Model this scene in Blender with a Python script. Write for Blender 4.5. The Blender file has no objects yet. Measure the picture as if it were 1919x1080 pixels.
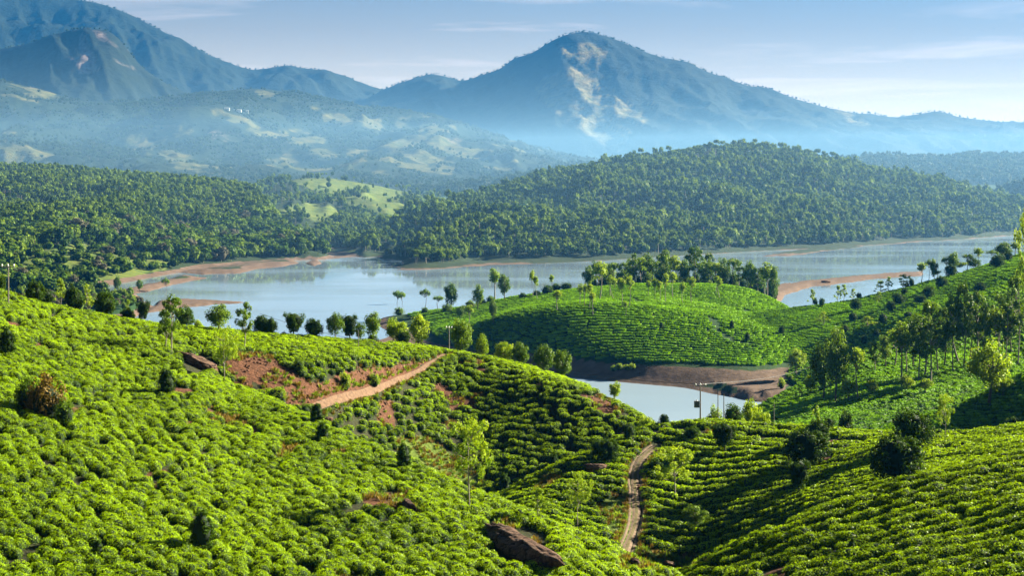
import bpy, math, random
import numpy as np

# ------------------------------------------------------------------ camera, light, sky
S = bpy.context.scene
COL = S.collection
F, CX, YH, H = 3582.0, 960.0, 300.0, 90.0      # focal length (px of a 1919 wide frame), centre, horizon line, camera height over the lake
rng = np.random.default_rng(7)
random.seed(7)

cam_d = bpy.data.cameras.new('camera')
cam = bpy.data.objects.new('camera', cam_d)
COL.objects.link(cam)
cam.location = (0, 0, H)
cam.rotation_euler = (math.pi / 2, 0, 0)
cam_d.sensor_width = 36.0
cam_d.lens = 36.0 * F / 1919.0
cam_d.shift_y = -(540.0 - YH) / 1919.0
cam_d.clip_start = 1.0
cam_d.clip_end = 80000.0
S.camera = cam

SUN_AZ, SUN_EL = 62.0, 22.0                      # clockwise from the viewing direction, degrees
w = bpy.data.worlds.new('World')
S.world = w
w.use_nodes = True
wn, wl = w.node_tree.nodes, w.node_tree.links
wn.clear()
w_out = wn.new('ShaderNodeOutputWorld')
w_bg = wn.new('ShaderNodeBackground')
w_sky = wn.new('ShaderNodeTexSky')
w_sky.sky_type = 'NISHITA'
w_sky.sun_disc = False
w_sky.sun_elevation = math.radians(SUN_EL)
w_sky.sun_rotation = math.radians(SUN_AZ)
w_sky.altitude = 1600
w_sky.air_density = 1.0
w_sky.dust_density = 3.5
w_sky.ozone_density = 4.0
w_bg.inputs['Strength'].default_value = 0.05
# thin cirrus in the sky: stretched noise over the view direction projected on a high layer
w_tc = wn.new('ShaderNodeTexCoord')
w_sep = wn.new('ShaderNodeSeparateXYZ')
wl.new(w_tc.outputs['Generated'], w_sep.inputs[0])
def wmath(op, a, b=None, c=None):
    n = wn.new('ShaderNodeMath'); n.operation = op
    for i, v in enumerate((a, b, c)):
        if v is None: continue
        if isinstance(v, (int, float)): n.inputs[i].default_value = v
        else: wl.new(v, n.inputs[i])
    return n.outputs[0]
zz = wmath('MAXIMUM', w_sep.outputs['Z'], 0.0)
zz = wmath('ADD', zz, 0.06)
px = wmath('DIVIDE', w_sep.outputs['X'], zz)
py = wmath('DIVIDE', w_sep.outputs['Y'], zz)
w_cmb = wn.new('ShaderNodeCombineXYZ')
wl.new(px, w_cmb.inputs[0]); wl.new(py, w_cmb.inputs[1])
w_map = wn.new('ShaderNodeMapping')
w_map.inputs['Location'].default_value = (3.1, 1.7, 0)
w_map.inputs['Rotation'].default_value = (0, 0, math.radians(12))
w_map.inputs['Scale'].default_value = (0.55, 0.75, 1)
wl.new(w_cmb.outputs[0], w_map.inputs[0])
w_noi = wn.new('ShaderNodeTexNoise')
w_noi.inputs['Scale'].default_value = 1.35
w_noi.inputs['Detail'].default_value = 9
w_noi.inputs['Roughness'].default_value = 0.55
w_noi.inputs['Distortion'].default_value = 0.55
wl.new(w_map.outputs[0], w_noi.inputs['Vector'])
w_rmp = wn.new('ShaderNodeValToRGB')
w_rmp.color_ramp.elements[0].position = 0.52
w_rmp.color_ramp.elements[1].position = 0.74
wl.new(w_noi.outputs[0], w_rmp.inputs[0])
w_cl = wmath('MULTIPLY', w_rmp.outputs[0], 0.42)
# a pale veil thickening towards the horizon, the same all round
w_el = wmath('MAXIMUM', w_sep.outputs['Z'], 0.0)
w_veil = wmath('MULTIPLY', wmath('POWER', 2.718, wmath('MULTIPLY', w_el, -23.0)), 1.0)
w_cf = w_veil
w_mix = wn.new('ShaderNodeMix'); w_mix.data_type = 'RGBA'
wl.new(w_cf, w_mix.inputs['Factor'])
w_tint = wn.new('ShaderNodeMix'); w_tint.data_type = 'RGBA'; w_tint.blend_type = 'MULTIPLY'
w_tint.inputs['Factor'].default_value = 1.0
wl.new(w_sky.outputs[0], w_tint.inputs['A']); w_tint.inputs['B'].default_value = (0.085, 0.178, 0.205, 1)
wl.new(w_tint.outputs['Result'], w_mix.inputs['A'])
w_mix.inputs['B'].default_value = (8.0, 6.0, 4.3, 1)
w_cm = wn.new('ShaderNodeMix'); w_cm.data_type = 'RGBA'
wl.new(w_cl, w_cm.inputs['Factor']); wl.new(w_mix.outputs['Result'], w_cm.inputs['A'])
w_cm.inputs['B'].default_value = (6.0, 4.9, 4.3, 1)
wl.new(w_cm.outputs['Result'], w_bg.inputs['Color'])
wl.new(w_bg.outputs[0], w_out.inputs['Surface'])

sun_d = bpy.data.lights.new('sun', 'SUN')
sun_d.energy = 5.0
sun_d.angle = math.radians(0.5)
sun_d.color = (1.0, 0.91, 0.70)
sun = bpy.data.objects.new('sun', sun_d)
COL.objects.link(sun)
az, el = math.radians(SUN_AZ), math.radians(SUN_EL)
SUN = np.array([math.sin(az) * math.cos(el), math.cos(az) * math.cos(el), math.sin(el)])
from mathutils import Vector
sun.rotation_euler = Vector(SUN).to_track_quat('Z', 'Y').to_euler()

S.view_settings.view_transform = 'Standard'
S.view_settings.look = 'None'
S.view_settings.gamma = 1.0
S.view_settings.use_curve_mapping = False
S.view_settings.exposure = 2.5
S.render.engine = 'CYCLES'
S.cycles.use_denoising = True
S.cycles.max_bounces = 6
S.cycles.diffuse_bounces = 2
S.cycles.transmission_bounces = 4
S.cycles.glossy_bounces = 2
S.cycles.volume_bounces = 1
S.cycles.transparent_max_bounces = 8
HAZE_DENSITY = 0.32e-4
HAZE_COLOR = (0.035, 0.235, 0.62)

# ------------------------------------------------------------------ helpers
def hash2(ix, iy, seed):
    h = (ix.astype(np.int64) * 374761393 + iy.astype(np.int64) * 668265263 + seed * 974634777) & 0x7fffffff
    h = ((h ^ (h >> 13)) * 1274126177) & 0x7fffffff
    h = h ^ (h >> 16)
    return (h & 0xffff) / 65535.0

def vnoise(x, y, seed=0):
    x = np.asarray(x, float); y = np.asarray(y, float)
    ix, iy = np.floor(x), np.floor(y)
    fx, fy = x - ix, y - iy
    fx = fx * fx * fx * (fx * (fx * 6 - 15) + 10); fy = fy * fy * fy * (fy * (fy * 6 - 15) + 10)
    a, b = hash2(ix, iy, seed), hash2(ix + 1, iy, seed)
    c, d = hash2(ix, iy + 1, seed), hash2(ix + 1, iy + 1, seed)
    return (a + (b - a) * fx) * (1 - fy) + (c + (d - c) * fx) * fy      # 0..1

def fbm(x, y, octaves=4, seed=0, ridged=False):
    s, a, t = 0.0, 1.0, 0.0
    for o in range(octaves):
        n = vnoise(x * 2 ** o + 17.3 * o, y * 2 ** o - 9.1 * o, seed + o)
        if ridged: n = 1 - abs(2 * n - 1)
        s = s + a * n; t += a; a *= 0.5
    return s / t

def in_poly(x, y, poly):
    inside = np.zeros(np.shape(x), bool)
    n = len(poly)
    for i in range(n):
        x0, y0 = poly[i]; x1, y1 = poly[(i + 1) % n]
        c = ((y0 > y) != (y1 > y)) & (x < (x1 - x0) * (y - y0) / ((y1 - y0) or 1e-9) + x0)
        inside ^= c
    return inside

def seg_dist(x, y, pts, closed=False):
    d = np.full(np.shape(x), 1e9)
    m = len(pts) if closed else len(pts) - 1
    for i in range(m):
        ax, ay = pts[i]; bx, by = pts[(i + 1) % len(pts)]
        vx, vy = bx - ax, by - ay
        L = vx * vx + vy * vy or 1e-9
        t = np.clip(((x - ax) * vx + (y - ay) * vy) / L, 0, 1)
        d = np.minimum(d, np.hypot(x - ax - t * vx, y - ay - t * vy))
    return d

# ------------------------------------------------------------------ terrain: every hill is a set of contour lines, from its foot to its crest
# (x, y in the photograph's pixels, distance in metres): the three give a point in the world
HILLS = {}
def hill(name, lines, back=0.35, front=0.12, lat=0.35):
    HILLS[name] = dict(lines=lines, back=back, front=front, lat=lat)

hill('tea_slope', [
    [(-500,1080,138),(0,1080,138),(500,1080,144),(900,1080,147),(1100,1080,150),(1215,1085,152),(1320,1130,152)],
    [(-500,440,255),(0,552,252),(100,582,256),(230,604,262),(320,628,258),(420,720,236),(545,775,218),(620,808,208),(760,877,192),
     (940,950,176),(1080,1006,166),(1215,1063,157),(1320,1118,154)]], back=0.45, front=0.14, lat=0.3)
hill('tea_spur', [
    [(-500,760,262),(300,760,258),(430,780,258),(560,806,264),(620,836,268),(760,896,276),(900,933,282),(960,941,279),(1050,904,284),(1150,862,290),(1260,860,295)],
    [(-500,640,285),(300,650,270),(430,728,262),(560,768,266),(650,742,280),(720,722,296),(790,692,312),(835,666,324),(900,682,320),(1000,707,312),(1100,742,305),(1190,784,298),(1260,840,292)],
    [(-500,560,290),(300,622,272),(430,674,267),(545,693,272),(650,679,286),(720,678,301),(790,670,317),(835,663,328),(900,674,326),(1000,700,318),(1100,736,310),(1190,780,302),(1260,836,295)],
    [(-500,500,310),(0,560,305),(230,604,305),(320,616,306),(480,630,308),(650,643,316),(800,654,334),(840,663,335),(900,671,336),(1000,694,328),(1100,729,320),(1190,778,308),(1260,832,298)]],
    back=0.30, front=0.3, lat=0.5)
hill('tea_knoll', [
    [(860,1110,205),(1000,1040,212),(1100,1062,215),(1200,1066,219),(1280,1090,220),(1440,1058,213),(1700,960,200),(1919,888,196),(2400,790,198)],
    [(860,985,240),(930,940,246),(1050,876,250),(1120,849,254),(1225,803,263),(1320,794,266),(1500,806,266),(1620,818,262),(1800,818,258),(1919,803,254),(2400,750,245)]],
    back=0.32, front=0.2, lat=0.6)
hill('tea_bank', [
    [(1100,1210,158),(1265,1092,158),(1440,1080,150),(1700,1080,142),(1919,1080,138),(2400,1080,135)],
    [(1100,1190,160),(1265,1083,161),(1440,1004,163),(1560,959,166),(1700,907,169),(1919,856,173),(2400,770,180)]],
    back=0.40, front=0.13, lat=0.5)
hill('valley_slope', [
    [(1340,668,800),(1440,704,772),(1600,694,728),(1700,647,694),(1919,567,690),(2400,440,720)],
    [(1340,604,885),(1440,584,915),(1540,574,925),(1600,565,930),(1700,541,940),(1800,515,960),(1870,493,980),(1919,476,1000),(2400,330,1080)]],
    back=0.30, front=0.1, lat=0.3)
hill('middle_slope', [
    [(1380,850,420),(1440,830,430),(1700,830,440),(1919,830,430),(2400,790,420)],
    [(1380,790,560),(1450,748,558),(1520,711,568),(1600,671,580),(1690,625,600),(1780,583,615),(1919,523,640),(2400,360,680)]],
    back=0.25, front=0.1, lat=0.3)
hill('lower_slope', [
    [(1640,880,350),(1919,860,345),(2400,850,340)],
    [(1640,812,395),(1700,793,400),(1800,763,400),(1919,703,392),(2400,540,370)]],
    back=0.4, front=0.1, lat=0.35)
hill('peninsula', [
    [(650,640,945),(800,650,925),(880,668,880),(960,692,825),(1075,707,794),(1200,719,772),(1300,729,755),(1400,741,731),(1500,762,706)],
    [(650,640,952),(800,640,935),(880,642,890),(960,648,838),(1100,660,806),(1200,678,785),(1300,702,766),(1400,724,738),(1500,756,712)],
    [(650,640,960),(800,625,985),(880,615,915),(960,591,872),(1040,578,856),(1100,572,852),(1200,575,852),(1330,591,850),(1420,613,840),(1500,643,830)],
    [(650,640,1000),(880,608,980),(960,580,985),(1100,562,985),(1200,558,985),(1330,574,985),(1420,592,980),(1500,625,960)],
    [(650,630,1060),(720,594,1080),(800,585,1085),(880,576,1080),(960,558,1075),(1060,545,1075),(1200,533,1080),(1350,534,1080),(1400,542,1075),(1440,558,1065),(1500,592,1050)]],
    back=0.14, front=0.06, lat=0.1)
hill('wooded_slope', [
    [(-500,570,1200),(0,549,1300),(150,546,1320),(240,531,1400),(330,513,1520),(450,497,1645),(520,490.5,1700),(580,490.5,1720)],
    [(-500,430,1650),(0,450,1600),(200,452,1620),(330,460,1680),(450,465,1720),(520,478,1750),(580,486,1740)],
    [(-500,322,2300),(0,327,2300),(100,327,2250),(200,338,2250),(300,344,2250),(400,352,2250),(480,365,2200),(520,420,2000),(580,480,1800)]],
    back=0.2, front=0.06, lat=0.4)
hill('grassy_hill', [
    [(380,500,1800),(480,492,1760),(560,494,1690),(620,490,1720),(720,450,1950),(850,430,2200)],
    [(380,440,2200),(430,430,2200),(560,428,2150),(700,420,2250),(850,420,2500),(1000,420,2600)],
    [(330,430,2700),(430,372,2750),(500,347,2800),(560,334,2850),(620,334,2850),(700,348,2850),(780,364,2850),(850,374,2850),(920,382,2850),(1000,400,2850)]],
    back=0.2, front=0.06, lat=0.4)
hill('forest_hill', [
    [(560,502,1640),(600,508.5,1558),(750,508.5,1550),(900,502.5,1600),(1100,491.5,1690),(1300,478.5,1810),(1440,470.5,1900),(1520,467.5,1930),(1620,461,2010),(1720,456,2070),(1919,440.5,2300),(2400,420,2600)],
    [(560,512,1690),(620,492,1800),(680,442,2000),(740,420,2150),(800,394,2250),(880,380,2350),(960,352,2450),(1060,327,2550),(1180,304,2600),(1270,296,2650),(1330,284,2700),
     (1420,284,2700),(1500,294,2700),(1600,316,2700),(1700,336,2700),(1800,356,2700),(1919,389,2700),(2400,430,2750)]],
    back=0.2, front=0.06, lat=0.4)
hill('far_wood', [
    [(680,420,3000),(1150,420,3100)],
    [(680,376,3300),(850,356,3400),(960,342,3500),(1050,330,3600),(1150,334,3700)]], back=0.1, front=0.1, lat=0.4)
hill('near_ridge', [
    [(1720,460,2900),(2400,420,2900)],
    [(1720,430,3100),(1800,395,3100),(1860,372,3100),(1919,350,3100),(2400,325,3100)]], back=0.15, front=0.05, lat=0.5)
hill('misty_ridge', [
    [(1480,365,3500),(2400,370,3500)],
    [(1480,335,4250),(1590,304,4300),(1650,300,4300),(1760,303,4300),(1820,297,4300),(1919,300,4300),(2400,296,4300)]], back=0.15, front=0.1, lat=0.5)
hill('foothills', [
    [(-500,344,3300),(0,344,3300),(700,346,3500),(1200,345,3900),(1400,345,4000)],
    [(-500,300,4200),(0,292,4200),(200,302,4200),(300,292,4200),(500,302,4300),(700,304,4400),(900,312,4500),(1050,324,4700),(1200,337,5000),(1400,345,5200)],
    [(-500,230,5000),(0,235,5000),(150,262,5000),(250,248,5000),(330,228,5000),(400,222,5050),(480,235,5100),(560,242,5100),(650,252,5100),(750,257,5200),(850,267,5200),(1000,302,5300),(1100,322,5400),(1400,340,5600)],
    [(-500,150,6300),(0,150,6300),(60,165,6300),(150,190,6200),(250,190,6200),(350,178,6300),(430,168,6500),(480,165,6500),(560,175,6600),(650,192,6600),(760,207,6700),(850,230,6700),(950,264,6800),(1050,293,6900),(1150,315,7000),(1400,335,7000)]],
    back=0.3, front=0.1, lat=0.4)
hill('rock_peak', [
    [(-500,200,6800),(100,205,6800),(300,225,6900),(500,250,7000)],
    [(-500,130,7800),(0,92,7800),(60,80,7800),(110,62,7800),(150,53,7800),(200,55,7800),(225,72,7770),(245,100,7740),(268,128,7700),(300,152,7700),(350,182,7700),(500,240,7700)]],
    back=0.45, front=0.25, lat=0.35)
hill('left_mountain', [
    [(-500,150,9300),(0,170,9300),(300,200,9300),(500,220,9300),(700,240,9600),(1000,300,9800)],
    [(-500,-90,11000),(-100,-40,11000),(0,-30,11000),(100,-8,11000),(185,4,11000),(250,28,11000),(340,76,11000),(420,116,11000),(470,131,11000),(510,126,11000),(545,122,11000),(600,132,11000),(640,145,11000),(680,158,11000),(715,169,11000),(800,220,11000),(1000,300,11000)]],
    back=0.5, front=0.25, lat=0.4)
hill('central_peak', [
    [(560,300,8700),(800,300,8500),(1000,302,8200),(1200,305,8000),(1400,305,7600),(1600,305,7200),(1919,305,7000),(2400,305,7000)],
    [(560,240,9500),(715,215,9500),(900,215,9300),(1000,190,9100),(1100,185,9000),(1250,200,8700),(1400,225,8400),(1600,250,8100),(1750,252,7900),(1919,260,7900),(2400,250,7900)],
    [(560,260,10500),(715,169,10500),(760,151,10500),(800,141,10500),(830,141,10500),(865,153,10500),(890,144,10300),(945,126,10200),(953,112,10050),(1000,100,9900),(1018,88,9850),(1045,72,9800),(1075,61,9800),(1095,58,9800),(1115,61,9800),(1160,76,9800),(1230,106,9700),(1262,112,9650),(1290,116,9600),(1310,128,9600),(1400,162,9500),(1430,163,9400),(1500,188,9300),(1600,212,9200),(1680,221,9200),(1720,213,9000),(1755,208,9000),(1800,219,9000),(1860,232,9000),(1919,231,9000),(2400,200,9000)]],
    back=0.5, front=0.25, lat=0.4)
NAMES = ['lake_bed'] + list(HILLS)
HID = {n: i for i, n in enumerate(NAMES)}

XS = np.arange(-440, 2361, 5.0)                     # columns
def geo(a, b, r):
    return a * np.exp(np.linspace(0, math.log(b / a), int(math.log(b / a) / math.log(r)) + 1))
YS = np.concatenate([geo(40, 110, 1.03)[:-1], geo(110, 420, 1.0045)[:-1], geo(420, 2900, 1.0048)[:-1], geo(2900, 11600, 1.0042)])
NC, NR = len(XS), len(YS)
XX, YY = np.meshgrid(XS, YS)                         # rows = distance
WX = YY * (XX - CX) / F

def smooth1(a, n, axis):
    k = np.exp(-0.5 * (np.arange(-3 * n, 3 * n + 1) / n) ** 2); k /= k.sum()
    p = np.pad(a, [(3 * n, 3 * n) if i == axis else (0, 0) for i in range(a.ndim)], mode='edge')
    return np.apply_along_axis(lambda v: np.convolve(v, k, 'valid'), axis, p)

def hill_z(hd):
    ks = []
    for ln in hd['lines']:
        ln = np.array(ln, float)
        Zl = H - ln[:, 2] * (ln[:, 1] - YH) / F
        Yk = np.interp(XS, ln[:, 0], ln[:, 2]); Zk = np.interp(XS, ln[:, 0], Zl)
        out = np.maximum(np.maximum(ln[0, 0] - XS, XS - ln[-1, 0]), 0)
        Zk = Zk - hd['lat'] * out * Yk / F
        ks.append((Yk, Zk))
    Yk = np.array([k[0] for k in ks]); Zk = np.array([k[1] for k in ks])
    for i in range(len(Yk)):
        n = 2 if i == len(Yk) - 1 else 6
        Yk[i:i + 1] = smooth1(Yk[i:i + 1], n, 1); Zk[i:i + 1] = smooth1(Zk[i:i + 1], n, 1)
    for i in range(1, len(Yk)): Yk[i] = np.maximum(Yk[i], Yk[i - 1] + 1)
    Z = np.empty((NR, NC)); T = np.empty((NR, NC))
    for c in range(NC):
        yk, zk = Yk[:, c], Zk[:, c]
        z = np.interp(YS, yk, zk)
        z = np.where(YS < yk[0], zk[0] - hd['front'] * (yk[0] - YS), z)
        z = np.where(YS > yk[-1], zk[-1] - hd['back'] * (YS - yk[-1]), z)
        Z[:, c] = z
        T[:, c] = (YS - yk[0]) / (yk[-1] - yk[0])
    Z = smooth1(Z, 2, 0)
    want = YH + (H - Zk[-1]) * F / Yk[-1]            # keep the crest where it belongs after the smoothing
    for it in range(2):
        p = np.where(abs(YS[:, None] / Yk[-1][None] - 1) < 0.08, YH + (H - Z) * F / YS[:, None], 1e9)
        dz = (p.min(0) - want) * Yk[-1] / F
        Z = Z + dz[None] * np.clip(T, 0, 1)
    return Z, T

base = np.interp(YS, [40, 300, 420, 620, 2500, 3000, 3600, 6000, 8000, 11600], [38, 32, 20, -6, -6, 12, 40, 62, 70, 70])
Z = np.repeat(base[:, None], NC, 1)
ZI = Z.copy()                                        # running best, to know which hill owns a vertex
ID = np.zeros((NR, NC), int)
TT = np.zeros((NR, NC))
for nm, hd in HILLS.items():
    z, t = hill_z(hd)
    tc = np.clip(t, 0, 1)
    if nm in ('foothills', 'rock_peak', 'left_mountain', 'central_peak'):
        amp = {'foothills': 100, 'rock_peak': 50, 'left_mountain': 170, 'central_peak': 105}[nm]
        wx = WX + 220 * fbm(WX / 900, YY / 900, 3, 60); wy = YY + 220 * fbm(WX / 900, YY / 900, 3, 66)
        lam = 420 if nm == 'foothills' else 620
        n = fbm(wx / lam, wy / (1.45 * lam), 6, 21 + len(nm), ridged=True) - 0.62
        z = z + amp * n * np.clip(5 * tc * (1 - tc), 0.0, 1) * 1.2
        n2 = fbm((WX + .35 * YY) / 130, YY / 420, 4, 71 + len(nm), ridged=True) - 0.6      # gullies running down the slopes
        z = z + {'foothills': 22, 'rock_peak': 70, 'left_mountain': 60, 'central_peak': 60}[nm] * n2 * np.clip(6 * tc * (1 - tc), 0.0, 1)
    elif nm in ('forest_hill', 'wooded_slope', 'grassy_hill'):
        n = fbm(WX / 150, YY / 210, 4, 31 + len(nm), ridged=True) - 0.6
        z = z + 38 * n * np.clip(4.5 * tc * (1 - tc), 0.0, 1)
        z = np.where(z < 4, z, z)
    elif nm in ('peninsula', 'valley_slope', 'middle_slope', 'lower_slope'):
        z = z + (fbm(WX / 45, YY / 60, 3, 41 + len(nm)) - 0.5) * (3.0 if nm == 'peninsula' else 5.0) * np.clip(4 * tc * (1 - tc), 0.12, 1)
    else:
        z = z + (fbm(WX / 11, YY / 14, 3, 51 + len(nm)) - 0.5) * 1.3 * np.clip(4 * tc * (1 - tc), 0.25, 1)
    k = 0.0035 * YY
    hh = np.clip(0.5 + 0.5 * (z - Z) / k, 0, 1)
    Zn = Z * (1 - hh) + z * hh + k * hh * (1 - hh) * 0.5
    own = z > ZI
    ID[own] = HID[nm]; TT[own] = tc[own]
    ZI = np.maximum(ZI, z)
    Z = Zn

# sand bars and low banks in the drawn-down lake (outlines on the water plane)
BARS = [
    ([(1352,584),(1372,562),(1405,548),(1455,534),(1540,523),(1600,517),(1660,512),(1730,508),(1730,517),(1650,522),(1590,530),(1520,538),(1470,555),(1455,573),(1440,590),(1390,590)], 1.7),
    ([(330,510),(420,498),(480,488),(545,487),(562,494),(530,500),(480,505),(450,513),(370,515)], 2.2),
    ([(220,546),(300,527),(345,516),(388,522),(340,530),(300,541),(250,552)], 1.8),
    ([(270,588),(300,564),(350,560),(420,564),(462,567),(420,570),(350,576)], 1.3),
    ([(1066,708),(1108,692),(1150,684),(1190,684),(1180,694),(1130,702),(1090,709)], 1.6),
    ([(570,494),(592,484),(604,494),(590,499)], 1.2),
    ([(1430,480),(1500,468),(1580,459),(1625,461),(1560,469),(1480,480)], 1.4),
    ([(-440,640),(0,620),(160,612),(240,600),(290,578),(255,553),(180,545),(0,538),(-440,536)], 4.0),
    ([(800,600),(850,606),(900,622),(905,650),(850,660),(790,650),(780,620)], 2.6),
    ([(1180,676),(1330,690),(1480,700),(1520,760),(1400,752),(1290,726),(1190,712)], 3.0),
]
lake = (YY > 620) & (YY < 2500)
ypl = YH + H * F / YY
for poly, top in BARS:
    xs = [p[0] for p in poly]; ys = [p[1] for p in poly]
    m = lake & (XX > min(xs) - 30) & (XX < max(xs) + 30) & (ypl > min(ys) - 10) & (ypl < max(ys) + 10)
    if not m.any(): continue
    gx, gy = XX[m], ypl[m]
    px_, py_ = gx + 10 * (fbm(gx / 14, gy / 6, 3, 5) - 0.5), gy + 3.5 * (fbm(gx / 16, gy / 6, 3, 9) - 0.5)
    ins = in_poly(px_, py_, poly)
    d = seg_dist(px_ * 0.4, py_, [(p[0] * 0.4, p[1]) for p in poly], True)
    zz_ = np.where(ins, np.minimum(top, 0.15 + 0.35 * d), -0.6 * d - 0.1)
    Z[m] = np.maximum(Z[m], zz_)

PY = YH + (H - Z) * F / YY                            # picture row of every vertex
RUN = np.minimum.accumulate(PY, axis=0)               # horizon so far along each column
PREV = np.vstack([np.full((1, NC), 1e9), RUN[:-1]])

def fidx(x, Y):
    c = (np.asarray(x, float) - XS[0]) / 5.0
    r = np.interp(Y, YS, np.arange(NR))
    return np.clip(c, 0, NC - 1.001), np.clip(r, 0, NR - 1.001)
def bil(A, x, Y):
    c, r = fidx(x, Y)
    c0, r0 = c.astype(int), r.astype(int)
    fc, fr = c - c0, r - r0
    return (A[r0, c0] * (1 - fc) + A[r0, c0 + 1] * fc) * (1 - fr) + (A[r0 + 1, c0] * (1 - fc) + A[r0 + 1, c0 + 1] * fc) * fr
def near(A, x, Y):
    c, r = fidx(x, Y)
    return A[np.rint(r).astype(int), np.rint(c).astype(int)]
def ground(X, Y):
    return bil(Z, CX + F * np.asarray(X, float) / Y, Y)
def hit(x, y, lo=60, hi=11000):
    """the ground point seen at a pixel, between two distances"""
    c = np.clip(int(round((x - XS[0]) / 5)), 0, NC - 1)
    r = np.where((YS >= lo) & (YS <= hi))[0]
    p = PY[r, c]
    vis = p <= PREV[r, c] + 1.5
    e = np.abs(p - y) + np.where(vis, 0, 25)
    below = np.where((p <= y) & vis)[0]
    k = below[0] if len(below) and abs(p[below[0]] - y) < 25 else int(np.argmin(e))
    Yv = YS[r[k]]
    if k > 0 and p[k] < y < p[k - 1] and p[k - 1] - p[k] < 40:
        t = (p[k - 1] - y) / (p[k - 1] - p[k]); Yv = YS[r[k - 1]] * (1 - t) + Yv * t
    X = Yv * (x - CX) / F
    return np.array([X, Yv, float(bil(Z, np.array([x]), np.array([Yv]))[0])])

# ------------------------------------------------------------------ materials
def new_mat(name):
    m = bpy.data.materials.new(name); m.use_nodes = True
    m.node_tree.nodes.clear()
    return m, m.node_tree.nodes, m.node_tree.links

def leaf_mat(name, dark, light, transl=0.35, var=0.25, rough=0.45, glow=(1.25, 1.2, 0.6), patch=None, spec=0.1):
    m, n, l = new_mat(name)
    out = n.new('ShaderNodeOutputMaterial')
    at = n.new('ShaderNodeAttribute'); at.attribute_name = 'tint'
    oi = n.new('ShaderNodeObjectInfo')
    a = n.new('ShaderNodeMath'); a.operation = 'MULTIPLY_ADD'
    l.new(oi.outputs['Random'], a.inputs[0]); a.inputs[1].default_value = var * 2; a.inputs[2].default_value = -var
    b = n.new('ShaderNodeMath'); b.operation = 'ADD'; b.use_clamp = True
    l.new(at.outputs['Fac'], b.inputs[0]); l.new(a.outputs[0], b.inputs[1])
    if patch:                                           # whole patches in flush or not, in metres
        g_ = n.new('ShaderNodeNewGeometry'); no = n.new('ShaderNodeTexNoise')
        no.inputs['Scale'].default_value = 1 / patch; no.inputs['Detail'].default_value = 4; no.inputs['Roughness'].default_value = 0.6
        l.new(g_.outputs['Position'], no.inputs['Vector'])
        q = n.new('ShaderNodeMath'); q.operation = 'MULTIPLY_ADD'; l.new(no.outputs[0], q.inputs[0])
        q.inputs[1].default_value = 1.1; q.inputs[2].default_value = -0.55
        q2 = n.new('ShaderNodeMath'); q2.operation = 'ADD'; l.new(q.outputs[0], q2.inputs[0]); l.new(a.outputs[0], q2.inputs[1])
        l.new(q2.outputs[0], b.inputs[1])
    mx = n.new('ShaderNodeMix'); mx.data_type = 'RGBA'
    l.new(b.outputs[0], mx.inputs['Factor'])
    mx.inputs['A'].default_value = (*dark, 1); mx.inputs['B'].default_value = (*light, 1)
    p = n.new('ShaderNodeBsdfPrincipled')
    l.new(mx.outputs['Result'], p.inputs['Base Color'])
    p.inputs['Roughness'].default_value = rough
    p.inputs['Specular IOR Level'].default_value = spec
    t = n.new('ShaderNodeBsdfTranslucent')
    g = n.new('ShaderNodeMix'); g.data_type = 'RGBA'; g.blend_type = 'MULTIPLY'
    g.inputs['Factor'].default_value = 1
    l.new(mx.outputs['Result'], g.inputs['A']); g.inputs['B'].default_value = (*glow, 1)
    l.new(g.outputs['Result'], t.inputs['Color'])
    ms = n.new('ShaderNodeMixShader'); ms.inputs[0].default_value = transl
    l.new(p.outputs[0], ms.inputs[1]); l.new(t.outputs[0], ms.inputs[2])
    l.new(ms.outputs[0], out.inputs['Surface'])
    return m

def noise_mat(name, c1, c2, scale=1.0, bump=0.3, rough=0.9, detail=6, stretch=(1, 1, 1), dist=0.2, spec=0.2):
    m, n, l = new_mat(name)
    out = n.new('ShaderNodeOutputMaterial')
    tc = n.new('ShaderNodeTexCoord'); mp = n.new('ShaderNodeMapping')
    mp.inputs['Scale'].default_value = stretch
    l.new(tc.outputs['Object'], mp.inputs[0])
    no = n.new('ShaderNodeTexNoise'); no.inputs['Scale'].default_value = scale; no.inputs['Detail'].default_value = detail
    no.inputs['Roughness'].default_value = 0.65
    l.new(mp.outputs[0], no.inputs['Vector'])
    r = n.new('ShaderNodeValToRGB')
    r.color_ramp.elements[0].position = 0.3; r.color_ramp.elements[1].position = 0.7
    r.color_ramp.elements[0].color = (*c1, 1); r.color_ramp.elements[1].color = (*c2, 1)
    l.new(no.outputs[0], r.inputs[0])
    p = n.new('ShaderNodeBsdfPrincipled')
    l.new(r.outputs[0], p.inputs['Base Color'])
    p.inputs['Roughness'].default_value = rough
    p.inputs['Specular IOR Level'].default_value = spec
    b = n.new('ShaderNodeBump'); b.inputs['Strength'].default_value = bump; b.inputs['Distance'].default_value = dist
    l.new(no.outputs[0], b.inputs['Height']); l.new(b.outputs[0], p.inputs['Normal'])
    l.new(p.outputs[0], out.inputs['Surface'])
    return m

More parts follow.
